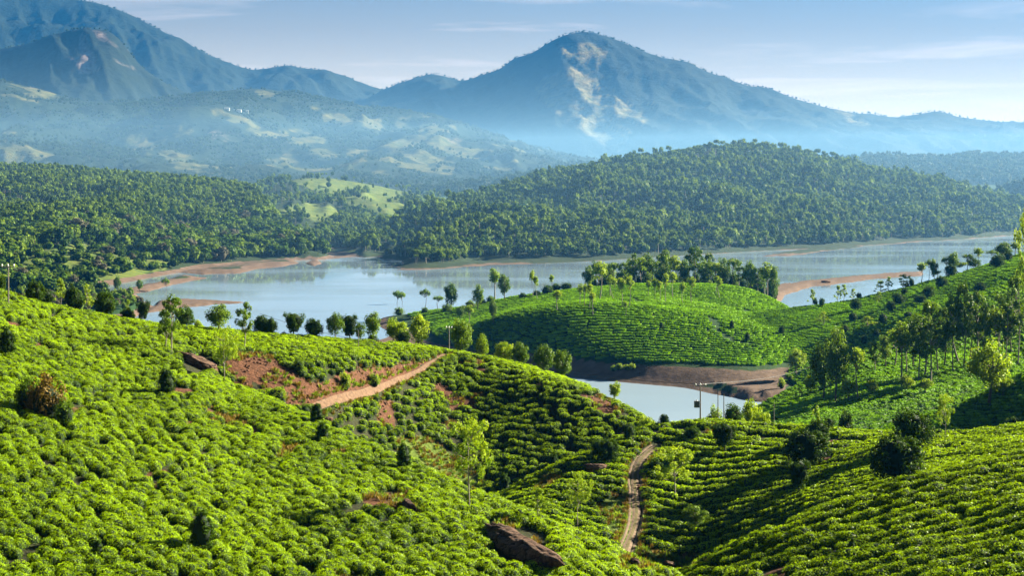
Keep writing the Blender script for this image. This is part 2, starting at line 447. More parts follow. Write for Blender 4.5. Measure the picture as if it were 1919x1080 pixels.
def ground_mat(name, base1, base2, soil1, soil2, grass1, grass2, rock1, rock2, scale, bump_d, rough_edge=0.9):
    """cover attribute: red = bare soil, green = grass, blue = rock; the rest is the base colour"""
    m, n, l = new_mat(name)
    out = n.new('ShaderNodeOutputMaterial')
    geo_ = n.new('ShaderNodeNewGeometry')
    at = n.new('ShaderNodeAttribute'); at.attribute_name = 'cover'
    sep = n.new('ShaderNodeSeparateColor'); l.new(at.outputs['Color'], sep.inputs[0])
    no = n.new('ShaderNodeTexNoise'); no.inputs['Scale'].default_value = scale; no.inputs['Detail'].default_value = 8; no.inputs['Roughness'].default_value = 0.68
    l.new(geo_.outputs['Position'], no.inputs['Vector'])
    cr = n.new('ShaderNodeMapRange'); cr.inputs['From Min'].default_value = 0.32; cr.inputs['From Max'].default_value = 0.68
    l.new(no.outputs[0], cr.inputs[0])
    def two(a, b):
        x = n.new('ShaderNodeMix'); x.data_type = 'RGBA'; l.new(cr.outputs[0], x.inputs['Factor'])
        x.inputs['A'].default_value = (*a, 1); x.inputs['B'].default_value = (*b, 1)
        return x.outputs['Result']
    cur = two(base1, base2)
    for ch, (a, b) in ((1, (grass1, grass2)), (2, (rock1, rock2)), (0, (soil1, soil2))):
        e = n.new('ShaderNodeMath'); e.operation = 'MULTIPLY_ADD'
        l.new(no.outputs[0], e.inputs[0]); e.inputs[1].default_value = rough_edge; e.inputs[2].default_value = -rough_edge / 2
        s_ = n.new('ShaderNodeMath'); s_.operation = 'ADD'; l.new(sep.outputs[ch], s_.inputs[0]); l.new(e.outputs[0], s_.inputs[1])
        mr = n.new('ShaderNodeMapRange'); mr.inputs['From Min'].default_value = 0.38 if rough_edge > .6 else 0.2; mr.inputs['From Max'].default_value = 0.62 if rough_edge > .6 else 0.8
        l.new(s_.outputs[0], mr.inputs[0])
        x = n.new('ShaderNodeMix'); x.data_type = 'RGBA'
        l.new(mr.outputs[0], x.inputs['Factor']); l.new(cur, x.inputs['A']); l.new(two(a, b), x.inputs['B'])
        cur = x.outputs['Result']
    p = n.new('ShaderNodeBsdfPrincipled'); l.new(cur, p.inputs['Base Color'])
    p.inputs['Roughness'].default_value = 0.92; p.inputs['Specular IOR Level'].default_value = 0.12
    b = n.new('ShaderNodeBump'); b.inputs['Strength'].default_value = 0.7; b.inputs['Distance'].default_value = bump_d
    l.new(no.outputs[0], b.inputs['Height']); l.new(b.outputs[0], p.inputs['Normal'])
    l.new(p.outputs[0], out.inputs['Surface'])
    return m

def rock_mat():
    m, n, l = new_mat('brown_rock')
    out = n.new('ShaderNodeOutputMaterial'); g = n.new('ShaderNodeNewGeometry')
    mp = n.new('ShaderNodeMapping'); mp.inputs['Rotation'].default_value = (0.3, 0.5, 0.6); mp.inputs['Scale'].default_value = (0.5, 2.2, 2.2)
    l.new(g.outputs['Position'], mp.inputs[0])
    a = n.new('ShaderNodeTexNoise'); a.inputs['Scale'].default_value = 1.6; a.inputs['Detail'].default_value = 12; a.inputs['Roughness'].default_value = 0.75
    l.new(mp.outputs[0], a.inputs['Vector'])
    v = n.new('ShaderNodeTexVoronoi'); v.feature = 'DISTANCE_TO_EDGE'; v.inputs['Scale'].default_value = 0.55
    w_ = n.new('ShaderNodeMix'); w_.data_type = 'VECTOR'; w_.inputs['Factor'].default_value = 0.25
    l.new(mp.outputs[0], w_.inputs['A']); l.new(a.outputs['Color'], w_.inputs['B']); l.new(w_.outputs['Result'], v.inputs['Vector'])
    cr = n.new('ShaderNodeMapRange'); cr.inputs['From Max'].default_value = 0.05; l.new(v.outputs['Distance'], cr.inputs[0])
    r = n.new('ShaderNodeValToRGB')
    e = r.color_ramp.elements; e[0].position = 0.32; e[0].color = (0.020, 0.012, 0.009, 1); e[1].position = 0.72; e[1].color = (0.26, 0.165, 0.115, 1)
    k = e.new(0.5); k.color = (0.10, 0.055, 0.036, 1)
    l.new(a.outputs[0], r.inputs[0])
    x = n.new('ShaderNodeMix'); x.data_type = 'RGBA'; l.new(cr.outputs[0], x.inputs['Factor'])
    x.inputs['A'].default_value = (0.008, 0.006, 0.005, 1); l.new(r.outputs[0], x.inputs['B'])
    # pale lichen
    li = n.new('ShaderNodeTexNoise'); li.inputs['Scale'].default_value = 2.6; li.inputs['Detail'].default_value = 6; l.new(g.outputs['Position'], li.inputs['Vector'])
    lr = n.new('ShaderNodeMapRange'); lr.inputs['From Min'].default_value = 0.60; lr.inputs['From Max'].default_value = 0.68; lr.inputs['To Max'].default_value = 0.6; l.new(li.outputs[0], lr.inputs[0])
    y = n.new('ShaderNodeMix'); y.data_type = 'RGBA'; l.new(lr.outputs[0], y.inputs['Factor']); l.new(x.outputs['Result'], y.inputs['A']); y.inputs['B'].default_value = (0.17, 0.15, 0.11, 1)
    p = n.new('ShaderNodeBsdfPrincipled'); p.inputs['Roughness'].default_value = 0.9; p.inputs['Specular IOR Level'].default_value = 0.15
    l.new(y.outputs['Result'], p.inputs['Base Color'])
    h = n.new('ShaderNodeMath'); h.operation = 'MULTIPLY_ADD'; l.new(cr.outputs[0], h.inputs[0]); h.inputs[1].default_value = 0.5; l.new(a.outputs[0], h.inputs[2])
    b = n.new('ShaderNodeBump'); b.inputs['Strength'].default_value = 1.0; b.inputs['Distance'].default_value = 0.3
    l.new(h.outputs[0], b.inputs['Height']); l.new(b.outputs[0], p.inputs['Normal'])
    l.new(p.outputs[0], out.inputs['Surface'])
    return m

M = {}
SOIL = ((0.045, 0.020, 0.011), (0.14, 0.060, 0.030))
SAND = ((0.075, 0.050, 0.036), (0.15, 0.10, 0.072))
M['near'] = ground_mat('plantation_soil', (0.022, 0.018, 0.010), (0.035, 0.045, 0.012), *SOIL, (0.05, 0.10, 0.01), (0.12, 0.15, 0.02), (0.16, 0.12, 0.10), (0.3, 0.24, 0.2), 1.6, 0.7)
M['mid'] = ground_mat('valley_soil', (0.010, 0.03, 0.006), (0.02, 0.06, 0.008), *SAND, (0.06, 0.14, 0.012), (0.10, 0.19, 0.015), (0.1, 0.08, 0.06), (0.2, 0.16, 0.12), 0.25, 0.6)
M['forest'] = ground_mat('forest_floor', (0.010, 0.022, 0.008), (0.022, 0.04, 0.012), *SAND, (0.04, 0.08, 0.012), (0.13, 0.15, 0.025), (0.1, 0.08, 0.06), (0.2, 0.16, 0.12), 0.08, 1.5)
M['mountain'] = ground_mat('mountain_ground', (0.002, 0.007, 0.004), (0.007, 0.015, 0.006), (0.2, 0.12, 0.07), (0.3, 0.2, 0.12), (0.045, 0.06, 0.018), (0.27, 0.20, 0.075), (0.10, 0.075, 0.07), (0.40, 0.30, 0.27), 0.018, 34, 0.5)

M['foothill'] = ground_mat('foothill_ground', (0.004, 0.012, 0.005), (0.012, 0.024, 0.008), (0.2, 0.12, 0.07), (0.3, 0.2, 0.12), (0.035, 0.055, 0.016), (0.15, 0.125, 0.04), (0.08, 0.06, 0.055), (0.26, 0.19, 0.16), 0.022, 30, 0.7)
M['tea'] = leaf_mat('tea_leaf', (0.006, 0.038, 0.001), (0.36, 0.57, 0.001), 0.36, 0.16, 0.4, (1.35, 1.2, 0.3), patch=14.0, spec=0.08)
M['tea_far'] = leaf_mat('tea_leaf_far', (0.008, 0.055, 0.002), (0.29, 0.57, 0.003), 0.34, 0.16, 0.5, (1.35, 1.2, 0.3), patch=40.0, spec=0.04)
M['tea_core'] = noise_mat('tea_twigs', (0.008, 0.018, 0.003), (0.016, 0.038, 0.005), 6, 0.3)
M['dark'] = leaf_mat('dark_foliage', (0.004, 0.015, 0.002), (0.085, 0.165, 0.006), 0.25, 0.15, 0.6, spec=0.04)
M['mid_leaf'] = leaf_mat('mid_foliage', (0.022, 0.07, 0.005), (0.18, 0.28, 0.012), 0.35, 0.18, 0.5)
M['light'] = leaf_mat('light_foliage', (0.08, 0.17, 0.006), (0.38, 0.48, 0.02), 0.42, 0.15, 0.5)
M['gum'] = leaf_mat('forest_foliage', (0.010, 0.038, 0.006), (0.20, 0.29, 0.022), 0.3, 0.3, 0.55, patch=60.0, spec=0.05)
M['far_leaf'] = leaf_mat('far_foliage', (0.006, 0.020, 0.007), (0.075, 0.11, 0.025), 0.2, 0.3, 0.6)
M['dry'] = leaf_mat('dry_foliage', (0.07, 0.05, 0.01), (0.26, 0.17, 0.03), 0.3, 0.1, 0.6)
M['grey'] = leaf_mat('bare_twig_foliage', (0.05, 0.048, 0.028), (0.14, 0.13, 0.075), 0.15, 0.2, 0.7)
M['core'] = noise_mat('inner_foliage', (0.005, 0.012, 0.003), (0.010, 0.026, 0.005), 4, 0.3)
M['bark'] = noise_mat('bark', (0.05, 0.04, 0.03), (0.17, 0.14, 0.11), 8, 0.5, stretch=(1, 1, 0.2))
M['pale_bark'] = noise_mat('pale_bark', (0.14, 0.12, 0.10), (0.34, 0.30, 0.25), 7, 0.4, stretch=(1, 1, 0.2))
M['rock'] = rock_mat()
M['path'] = noise_mat('dirt_track', (0.07, 0.040, 0.024), (0.19, 0.115, 0.068), 2.2, 0.6, 0.95, 8, (1, 1, 1), 0.15)
M['concrete'] = noise_mat('weathered_pole', (0.10, 0.09, 0.08), (0.2, 0.185, 0.165), 5, 0.3)
M['metal'] = noise_mat('dull_steel', (0.12, 0.12, 0.12), (0.22, 0.22, 0.22), 5, 0.2, 0.5, spec=0.5)
M['ceramic'] = noise_mat('white_ceramic', (0.7, 0.7, 0.7), (0.82, 0.82, 0.82), 5, 0.05, 0.25, spec=0.5)
M['wire'] = noise_mat('wire_metal', (0.07, 0.065, 0.06), (0.10, 0.095, 0.09), 5, 0.05, 0.4, spec=0.5)
M['plaster'] = noise_mat('white_plaster', (0.68, 0.66, 0.62), (0.8, 0.78, 0.75), 0.6, 0.1)
M['roof'] = noise_mat('tin_roof', (0.4, 0.4, 0.42), (0.55, 0.55, 0.56), 0.8, 0.1, 0.5)
M['pane'] = noise_mat('dark_window', (0.02, 0.02, 0.025), (0.03, 0.03, 0.035), 1, 0.0, 0.2, spec=0.5)

def water_mat():
    m, n, l = new_mat('lake_water')
    out = n.new('ShaderNodeOutputMaterial')
    g = n.new('ShaderNodeNewGeometry')
    mp = n.new('ShaderNodeMapping'); mp.inputs['Scale'].default_value = (0.05, 0.13, 1)
    l.new(g.outputs['Position'], mp.inputs[0])
    a = n.new('ShaderNodeTexNoise'); a.inputs['Scale'].default_value = 1.0; a.inputs['Detail'].default_value = 5
    l.new(mp.outputs[0], a.inputs['Vector'])
    mp2 = n.new('ShaderNodeMapping'); mp2.inputs['Scale'].default_value = (0.004, 0.012, 1)
    l.new(g.outputs['Position'], mp2.inputs[0])
    c = n.new('ShaderNodeTexNoise'); c.inputs['Scale'].default_value = 1.0; c.inputs['Detail'].default_value = 4
    l.new(mp2.outputs[0], c.inputs['Vector'])
    mr = n.new('ShaderNodeMapRange'); mr.inputs['From Min'].default_value = 0.35; mr.inputs['From Max'].default_value = 0.65
    mr.inputs['To Min'].default_value = 0.02; mr.inputs['To Max'].default_value = 0.17
    l.new(c.outputs[0], mr.inputs[0])
    b = n.new('ShaderNodeBump'); b.inputs['Strength'].default_value = 0.05; b.inputs['Distance'].default_value = 0.4
    l.new(a.outputs[0], b.inputs['Height'])
    p = n.new('ShaderNodeBsdfPrincipled')
    p.inputs['Base Color'].default_value = (0.20, 0.27, 0.34, 1)
    p.inputs['IOR'].default_value = 1.4
    sy = n.new('ShaderNodeSeparateXYZ'); l.new(g.outputs['Position'], sy.inputs[0])
    my = n.new('ShaderNodeMapRange'); my.inputs['From Min'].default_value = 720; my.inputs['From Max'].default_value = 900   # the wind ruffles the inlet
    my.inputs['To Min'].default_value = 0.26; my.inputs['To Max'].default_value = 0.0
    l.new(sy.outputs['Y'], my.inputs[0])
    ra = n.new('ShaderNodeMath'); ra.operation = 'ADD'; l.new(mr.outputs[0], ra.inputs[0]); l.new(my.outputs[0], ra.inputs[1])
    l.new(ra.outputs[0], p.inputs['Roughness']); l.new(b.outputs[0], p.inputs['Normal'])
    l.new(p.outputs[0], out.inputs['Surface'])
    return m
M['water'] = water_mat()

# ------------------------------------------------------------------ mesh helpers
def mesh_q(name, V, Q, mats, mat_idx=None, tint=None, smooth=True):
    """a mesh from numpy arrays of vertices and quads"""
    V = np.asarray(V, np.float32); Q = np.asarray(Q, np.int32)
    me = bpy.data.meshes.new(name)
    me.vertices.add(len(V)); me.vertices.foreach_set('co', V.ravel())
    me.loops.add(Q.size); me.loops.foreach_set('vertex_index', Q.ravel())
    k = Q.shape[1]
    me.polygons.add(len(Q)); me.polygons.foreach_set('loop_start', np.arange(0, Q.size, k, dtype=np.int32))
    me.polygons.foreach_set('loop_total', np.full(len(Q), k, np.int32))
    for m in mats: me.materials.append(m)
    if mat_idx is not None: me.polygons.foreach_set('material_index', np.asarray(mat_idx, np.int32))
    me.polygons.foreach_set('use_smooth', np.full(len(Q), smooth))
    if tint is not None:
        a = me.attributes.new('tint', 'FLOAT', 'POINT'); a.data.foreach_set('value', np.asarray(tint, np.float32))
    me.update(calc_edges=True)
    return me

def obj(name, me, parent=None, link=True):
    o = bpy.data.objects.new(name, me)
    if link: COL.objects.link(o)
    if parent is not None: o.parent = parent
    return o

def tag(o, label=None, cat=None, group=None, kind=None):
    if label: o['label'] = label
    if cat: o['category'] = cat
    if group: o['group'] = group
    if kind: o['kind'] = kind
    return o

def empty(name, loc, rz=0.0):
    o = bpy.data.objects.new(name, None); COL.objects.link(o)
    o.empty_display_size = 0.3
    o.location = loc; o.rotation_euler = (0, 0, rz)
    return o

class Parts:
    """collects quads with a tint and a material slot"""
    def __init__(s): s.V, s.Q, s.T, s.M, s.n = [], [], [], [], 0
    def add(s, V, Q, tint=0.5, mi=0):
        V = np.asarray(V, float); Q = np.asarray(Q, int)
        s.V.append(V); s.Q.append(Q + s.n)
        s.T.append(np.broadcast_to(np.asarray(tint, float), (len(V),)).copy())
        s.M.append(np.full(len(Q), mi)); s.n += len(V)
    def mesh(s, name, mats, smooth=True):
        return mesh_q(name, np.vstack(s.V), np.vstack(s.Q), mats, np.concatenate(s.M), np.concatenate(s.T), smooth)

def tube(pts, rad, n=6):
    pts = np.asarray(pts, float); rad = np.asarray(rad, float)
    d = np.gradient(pts, axis=0); d /= np.linalg.norm(d, axis=1)[:, None] + 1e-9
    ref = np.where(abs(d[:, 2:3]) > 0.9, np.array([[1.0, 0, 0]]), np.array([[0, 0, 1.0]]))
    u = np.cross(d, ref); u /= np.linalg.norm(u, axis=1)[:, None] + 1e-9
    v = np.cross(d, u)
    a = np.linspace(0, 2 * math.pi, n, endpoint=False)
    V = (pts[:, None] + rad[:, None, None] * (u[:, None] * np.cos(a)[None, :, None] + v[:, None] * np.sin(a)[None, :, None])).reshape(-1, 3)
    Q = []
    for i in range(len(pts) - 1):
        for j in range(n):
            Q.append((i * n + j, i * n + (j + 1) % n, (i + 1) * n + (j + 1) % n, (i + 1) * n + j))
    return V, np.array(Q)

def ball(nu=10, nv=6, zmin=-1.0):
    t = np.linspace(math.acos(max(-1, zmin)), 0.06, nv); a = np.linspace(0, 2 * math.pi, nu, endpoint=False)
    V = np.array([(math.sin(x) * math.cos(y), math.sin(x) * math.sin(y), math.cos(x)) for x in t for y in a])
    Q = [(i * nu + j, i * nu + (j + 1) % nu, (i + 1) * nu + (j + 1) % nu, (i + 1) * nu + j) for i in range(nv - 1) for j in range(nu)]
    V = np.vstack([V, [[0, 0, 1]]])
    top = (nv - 1) * nu
    Q += [(top + j, top + (j + 1) % nu, top + (j + 2) % nu, len(V) - 1) for j in range(0, nu, 2)]
    return V, np.array(Q)

def box(x0, x1, y0, y1, z0, z1):
    V = np.array([(x, y, z) for x in (x0, x1) for y in (y0, y1) for z in (z0, z1)], float)
    Q = np.array([(0, 1, 3, 2), (4, 6, 7, 5), (0, 4, 5, 1), (2, 3, 7, 6), (0, 2, 6, 4), (1, 5, 7, 3)])
    c = V.mean(0)
    for i in range(6):                               # all faces outward
        p = V[Q[i]]
        if np.dot(np.cross(p[1] - p[0], p[2] - p[0]), p.mean(0) - c) < 0: Q[i] = Q[i][::-1]
    return V, Q

def unit(v): return v / (np.linalg.norm(v, axis=-1, keepdims=True) + 1e-9)

def leaves(c, nrm, size, R, aspect=0.55):
    """one folded diamond per leaf"""
    N = len(c)
    nrm = unit(nrm)
    a = unit(np.cross(nrm, R.normal(size=(N, 3))))
    b = np.cross(nrm, a)
    s = (np.asarray(size) * R.uniform(0.7, 1.3, N))[:, None]
    V = np.empty((N, 4, 3))
    V[:, 0] = c - a * s * 0.5; V[:, 2] = c + a * s * 0.5
    V[:, 1] = c + b * s * 0.5 * aspect + nrm * s * 0.12; V[:, 3] = c - b * s * 0.5 * aspect + nrm * s * 0.12
    return V.reshape(-1, 3), np.arange(4 * N).reshape(N, 4)

# ------------------------------------------------------------------ ground cover and the terrain meshes
cover = np.zeros((NR, NC, 4), np.float32); cover[..., 3] = 1
def is_(*names): return np.isin(ID, [HID[n] for n in names])
def soft_poly(poly, m, jitter=8, edge=6):
    """0..1 mask of a patch of ground outlined in the photograph, on one hill"""
    out = np.zeros((NR, NC), np.float32)
    vis = m & (PY <= PREV + 2)
    xs = [p[0] for p in poly]; ys = [p[1] for p in poly]
    vis &= (XX > min(xs) - 20) & (XX < max(xs) + 20) & (PY > min(ys) - 20) & (PY < max(ys) + 20)
    gx, gy = XX[vis], PY[vis]
    gx = gx + jitter * 2 * (fbm(gx / 20, gy / 12, 3, 3) - 0.5); gy = gy + jitter * (fbm(gx / 20, gy / 12, 3, 8) - 0.5)
    ins = in_poly(gx, gy, poly); d = seg_dist(gx, gy, poly, True)
    out[vis] = np.clip(0.5 + np.where(ins, d, -d) / (2 * edge), 0, 1)
    return out

CUT = [[(424,668),(452,662),(480,662),(505,668),(548,692),(562,722),(524,738),(470,724),(440,700)],
       [(540,722),(575,708),(600,722),(650,690),(700,688),(740,684),(790,672),(828,662),(838,667),(790,692),(740,715),(700,728),(640,745),(598,757),(560,768),(530,750)]]
LOWER_BARE = [[(700,752),(735,748),(745,790),(738,815),(705,800)], [(735,820),(800,815),(850,850),(900,880),(930,905),(880,920),(800,890),(745,850)],
              [(1085,735),(1130,738),(1165,775),(1140,782),(1100,765)], [(820,780),(850,778),(860,800),(830,806)]]
near_ids = ('tea_slope', 'tea_spur', 'tea_knoll', 'tea_bank', 'lake_bed')
for p in CUT: cover[..., 0] = np.maximum(cover[..., 0], soft_poly(p, is_('tea_spur', 'tea_slope'), 22, 7))
for p in LOWER_BARE[:1] + LOWER_BARE[2:]: cover[..., 0] = np.maximum(cover[..., 0], 0.8 * soft_poly(p, is_('tea_spur'), 8, 6))
cover[..., 1] = np.maximum(cover[..., 1], 0.75 * soft_poly(LOWER_BARE[1], is_('tea_spur'), 10, 8))
VERGE = [(1112,962),(1140,925),(1186,940),(1184,985),(1168,1030),(1135,1012)]
GULLY = [(1160,1050),(1215,1030),(1300,1040),(1330,1060),(1290,1080),(1150,1080)]
for p in (VERGE, GULLY): cover[..., 1] = np.maximum(cover[..., 1], soft_poly(p, is_(*near_ids), 6, 4))
# soil showing here and there among the bushes of the near slope
mnear = is_('tea_slope', 'tea_spur', 'tea_knoll', 'tea_bank')
patch = fbm(WX / 5.5, YY / 7.5, 3, 77)
cover[..., 0] = np.where(mnear, np.maximum(cover[..., 0], np.clip((patch - 0.68) * 8, 0, 0.75)), cover[..., 0])
# drawn-down shore
shore = (YY > 640) & (YY < 2600)
SHORE_H = np.where(is_('forest_hill'), 1.0, np.where(is_('peninsula'), np.where(YY < 850, 6.5, 2.2), np.where(is_('valley_slope'), 1.6, 2.8)))
cover[..., 0] = np.where(shore, np.clip((SHORE_H + 1.6 * (fbm(WX / 25, YY / 40, 3, 12) - 0.5) - Z) / 1.4, 0, 1), cover[..., 0])
mlow = in_poly(XX, ypl, [(-440,640),(0,620),(150,606),(200,590),(240,560),(200,545),(0,538),(-440,536)])
cover[..., 0] = np.where(shore & mlow, cover[..., 0] * 0.3, cover[..., 0])
cover[..., 1] = np.where(shore & (cover[..., 0] < 0.5) & is_('peninsula', 'valley_slope', 'lake_bed'), 0.25, cover[..., 1])
# the open tea and grass on the hill behind
GRASSY = [(540,338),(600,328),(700,336),(800,352),(880,374),(860,392),(810,408),(740,418),(690,402),(640,378),(580,352)]
cover[..., 1] = np.maximum(cover[..., 1], soft_poly(GRASSY, is_('grassy_hill'), 8, 7))
cover[..., 1] = np.maximum(cover[..., 1], np.where(is_('grassy_hill'), np.clip((fbm(WX / 60, YY / 150, 4, 88) - 0.52) * 5, 0, 0.7), 0))
LOWTEA = [(60,470),(150,455),(260,480),(330,490),(320,505),(240,525),(120,530),(20,520)]
LOWM = soft_poly(LOWTEA, is_('wooded_slope'), 12, 8)
cover[..., 1] = np.maximum(cover[..., 1], 0.8 * LOWM)
# mountains
FH = [[(236,262),(300,234),(400,222),(470,240),(560,245),(655,252),(610,272),(650,300),(560,325),(420,318),(330,325),(300,292),(250,288)],
      [(560,205),(650,195),(720,203),(830,222),(900,245),(1000,290),(980,306),(850,302),(740,264),(640,238)],
      [(0,150),(60,150),(112,185),(60,190),(0,186)], [(0,228),(42,256),(0,264)], [(640,270),(760,262),(900,300),(980,322),(760,330),(640,320)]]
streak = fbm((0.55 * WX + 0.9 * Z) / 42, (0.9 * WX - 0.5 * Z) / 480, 4, 91)
for p in FH:
    cover[..., 1] = np.maximum(cover[..., 1], 0.8 * soft_poly(p, is_('foothills'), 22, 10) * np.clip(0.3 + (fbm(WX / 130, YY / 220, 6, 93) - 0.47) * 5, 0, 1))
cover[..., 1] = np.maximum(cover[..., 1], np.where(is_('foothills'), np.clip((fbm(WX / 190, YY / 330, 5, 95) - 0.62) * 6, 0, 0.8), 0))
FHROCK = [[(365,245),(400,232),(440,250),(470,270),(400,268)], [(830,250),(880,255),(880,280),(840,275)], [(240,146),(300,150),(280,165)], [(10,150),(70,160),(100,180),(50,175)]]
for p in FHROCK: cover[..., 2] = np.maximum(cover[..., 2], 0.42 * soft_poly(p, is_('foothills'), 14, 7))
RP = [[(146,70),(160,62),(176,92),(182,125),(160,112),(148,95)], [(172,60),(205,56),(232,84),(250,108),(270,128),(236,142),(216,122),(206,96),(190,78)], [(125,105),(150,112),(195,132),(160,140)]]
for p in RP: cover[..., 2] = np.maximum(cover[..., 2], soft_poly(p, is_('rock_peak'), 10, 4) * np.clip(0.75 + (streak - 0.5) * 3, 0, 1))
CP = [[(1046,88),(1105,82),(1132,102),(1125,135),(1165,152),(1238,188),(1232,212),(1190,240),(1172,280),(1150,282),(1092,240),(1030,198),(998,168),(1030,138),(1062,128),(1050,108)]]
for p in CP: cover[..., 1] = np.maximum(cover[..., 1], soft_poly(p, is_('central_peak'), 12, 7) * np.clip(0.85 + (streak - 0.5) * 4.5, 0.15, 1))
EDGE = [(1000,168),(1030,172),(1075,205),(1120,232),(1175,280),(1150,284),(1092,244),(1030,200)]
cover[..., 1] = np.maximum(cover[..., 1], soft_poly(EDGE, is_('central_peak'), 6, 4))
RIM = [(1560,205),(1600,214),(1620,225),(1640,240),(1600,232)]
cover[..., 1] = np.maximum(cover[..., 1], 0.7 * soft_poly(RIM, is_('central_peak'), 6, 5))

idx = np.arange(NR * NC).reshape(NR, NC)
quads = np.stack([idx[:-1, :-1], idx[:-1, 1:], idx[1:, 1:], idx[1:, :-1]], -1).reshape(-1, 4)
fid = ID[:-1, :-1].ravel()
P3 = np.stack([WX, YY, Z], -1).reshape(-1, 3)
CV = cover.reshape(-1, 4)
MATOF = {'lake_bed': 'mid', 'peninsula': 'mid', 'valley_slope': 'mid', 'middle_slope': 'mid', 'lower_slope': 'mid',
         'wooded_slope': 'forest', 'grassy_hill': 'forest', 'forest_hill': 'forest', 'far_wood': 'forest', 'near_ridge': 'forest', 'misty_ridge': 'forest',
         'foothills': 'foothill', 'rock_peak': 'mountain', 'left_mountain': 'mountain', 'central_peak': 'mountain'}
TITLE = {'lake_bed': 'lake_bed_ground', 'tea_slope': 'tea_hillside', 'tea_spur': 'tea_spur_hill', 'tea_knoll': 'tea_knoll_hill', 'tea_bank': 'tea_bank_hill',
         'valley_slope': 'valley_hill', 'middle_slope': 'middle_hill', 'lower_slope': 'lower_hill', 'peninsula': 'peninsula_hill', 'wooded_slope': 'wooded_hill',
         'grassy_hill': 'grassy_hill', 'forest_hill': 'forest_hill', 'far_wood': 'distant_hill', 'near_ridge': 'shaded_hill', 'misty_ridge': 'misty_hills',
         'foothills': 'foothill_mountain', 'rock_peak': 'rocky_mountain', 'left_mountain': 'tall_mountain', 'central_peak': 'peak_mountain'}
for nm in NAMES:
    q = quads[fid == HID[nm]]
    if not len(q): continue
    u, inv = np.unique(q, return_inverse=True)
    me = mesh_q(TITLE[nm], P3[u], inv.reshape(-1, 4), [M[MATOF.get(nm, 'near')]])
    a = me.attributes.new('cover', 'FLOAT_COLOR', 'POINT'); a.data.foreach_set('color', CV[u].ravel())
    tag(obj(TITLE[nm], me), kind='structure')

V, Q = box(-8900, 8900, -250, 11850, -10.5, -9.5)
tag(obj('ground', mesh_q('ground', V, Q, [M['mid']], smooth=False)), kind='structure')
V = np.array([(-1000, 560, 0), (1700, 560, 0), (1700, 2700, 0), (-1000, 2700, 0)]); Q = np.array([(0, 1, 2, 3)])
tag(obj('lake_water', mesh_q('lake_water', V, Q, [M['water']], smooth=False)), kind='structure')

# the air: one closed box of even density round everything
hm, n, l = new_mat('haze_air')
o_ = n.new('ShaderNodeOutputMaterial'); v_ = n.new('ShaderNodeVolumePrincipled')
v_.inputs['Color'].default_value = (*HAZE_COLOR, 1)
v_.inputs['Density'].default_value = HAZE_DENSITY
v_.inputs['Anisotropy'].default_value = 0.25
l.new(v_.outputs[0], o_.inputs['Volume'])
V, Q = box(-9000, 9000, -300, 11900, -11.5, 1190)
tag(obj('haze', mesh_q('haze', V, Q, [hm], smooth=False)), 'thin blue haze filling the valley and veiling the mountains', kind='stuff')

# the low mist lying in the valley at the mountains' feet
mm, n, l = new_mat('mist_air')
o_ = n.new('ShaderNodeOutputMaterial'); v_ = n.new('ShaderNodeVolumePrincipled')
v_.inputs['Color'].default_value = (0.27, 0.50, 0.76, 1)
v_.inputs['Density'].default_value = 1.05e-4
v_.inputs['Anisotropy'].default_value = 0.25
l.new(v_.outputs[0], o_.inputs['Volume'])
V, Q = box(-8800, 8800, 1450, 11700, -8.5, 190)
tag(obj('mist', mesh_q('mist', V, Q, [mm], smooth=False)), 'pale low mist lying in the valley at the foot of the mountains', kind='stuff')

# ------------------------------------------------------------------ plants: prototypes
PROTO = bpy.data.collections.new('prototypes')        # not linked to the scene: only meshes that get copied

def clump_leaves(P, cl, per, size, R, up=0.35, mi=0, tint_by_z=True, aspect=0.55):
    """leaf-sized faces through a set of clumps (x, y, z, r)"""
    cl = np.asarray(cl, float)
    k = np.repeat(np.arange(len(cl)), per)
    d = unit(R.normal(size=(len(k), 3)))
    rad = cl[k, 3] * R.uniform(0.55, 1.05, len(k))
    c = cl[k, :3] + d * rad[:, None]
    nrm = d + R.normal(0, 0.45, (len(k), 3)) + np.array([0, 0, up])
    V, Q = leaves(c, nrm, size, R, aspect)
    ct = R.uniform(-0.18, 0.18, len(cl))[k]
    t = 0.42 + ct + R.normal(0, 0.14, len(k)) + 0.14 * d[:, 2]      # tone varies by clump and leaf, paler towards each clump's top
    P.add(V, Q, np.repeat(np.clip(t, 0, 1), 4), mi)

def tea_bush(seed, n, size, core=True):
    R = np.random.default_rng(seed)
    P = Parts()
    d = unit(R.normal(size=(n, 3)) * np.array([1, 1, 0.9])); d[:, 2] = abs(d[:, 2]) * 1.0 - 0.12
    d = unit(d)
    lump = 0.86 + 0.22 * vnoise(d[:, 0] * 2.6 + 5 + seed, d[:, 1] * 2.6 + d[:, 2] * 2 + 9, seed)
    c = np.stack([d[:, 0], d[:, 1], np.sign(d[:, 2]) * abs(d[:, 2]) ** 0.55 * 0.80], 1) * (lump * R.uniform(0.9, 1.06, n))[:, None]
    nrm = np.stack([d[:, 0] * 0.7, d[:, 1] * 0.7, d[:, 2] + 0.35], 1) + R.normal(0, 0.55, (n, 3))
    V, Q = leaves(c, nrm, size, R, 0.5)
    t = 0.20 + 0.50 * np.clip(d[:, 2], 0, 1) + R.normal(0, 0.17, n)     # pale flush on the plucking table, plus shade contrast painted into darker sides
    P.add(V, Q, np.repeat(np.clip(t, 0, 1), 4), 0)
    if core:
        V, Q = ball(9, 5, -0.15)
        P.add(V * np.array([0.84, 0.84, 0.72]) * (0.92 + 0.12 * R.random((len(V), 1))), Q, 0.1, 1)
    return P.mesh('tea_bush', [M['tea'], M['tea_core']])

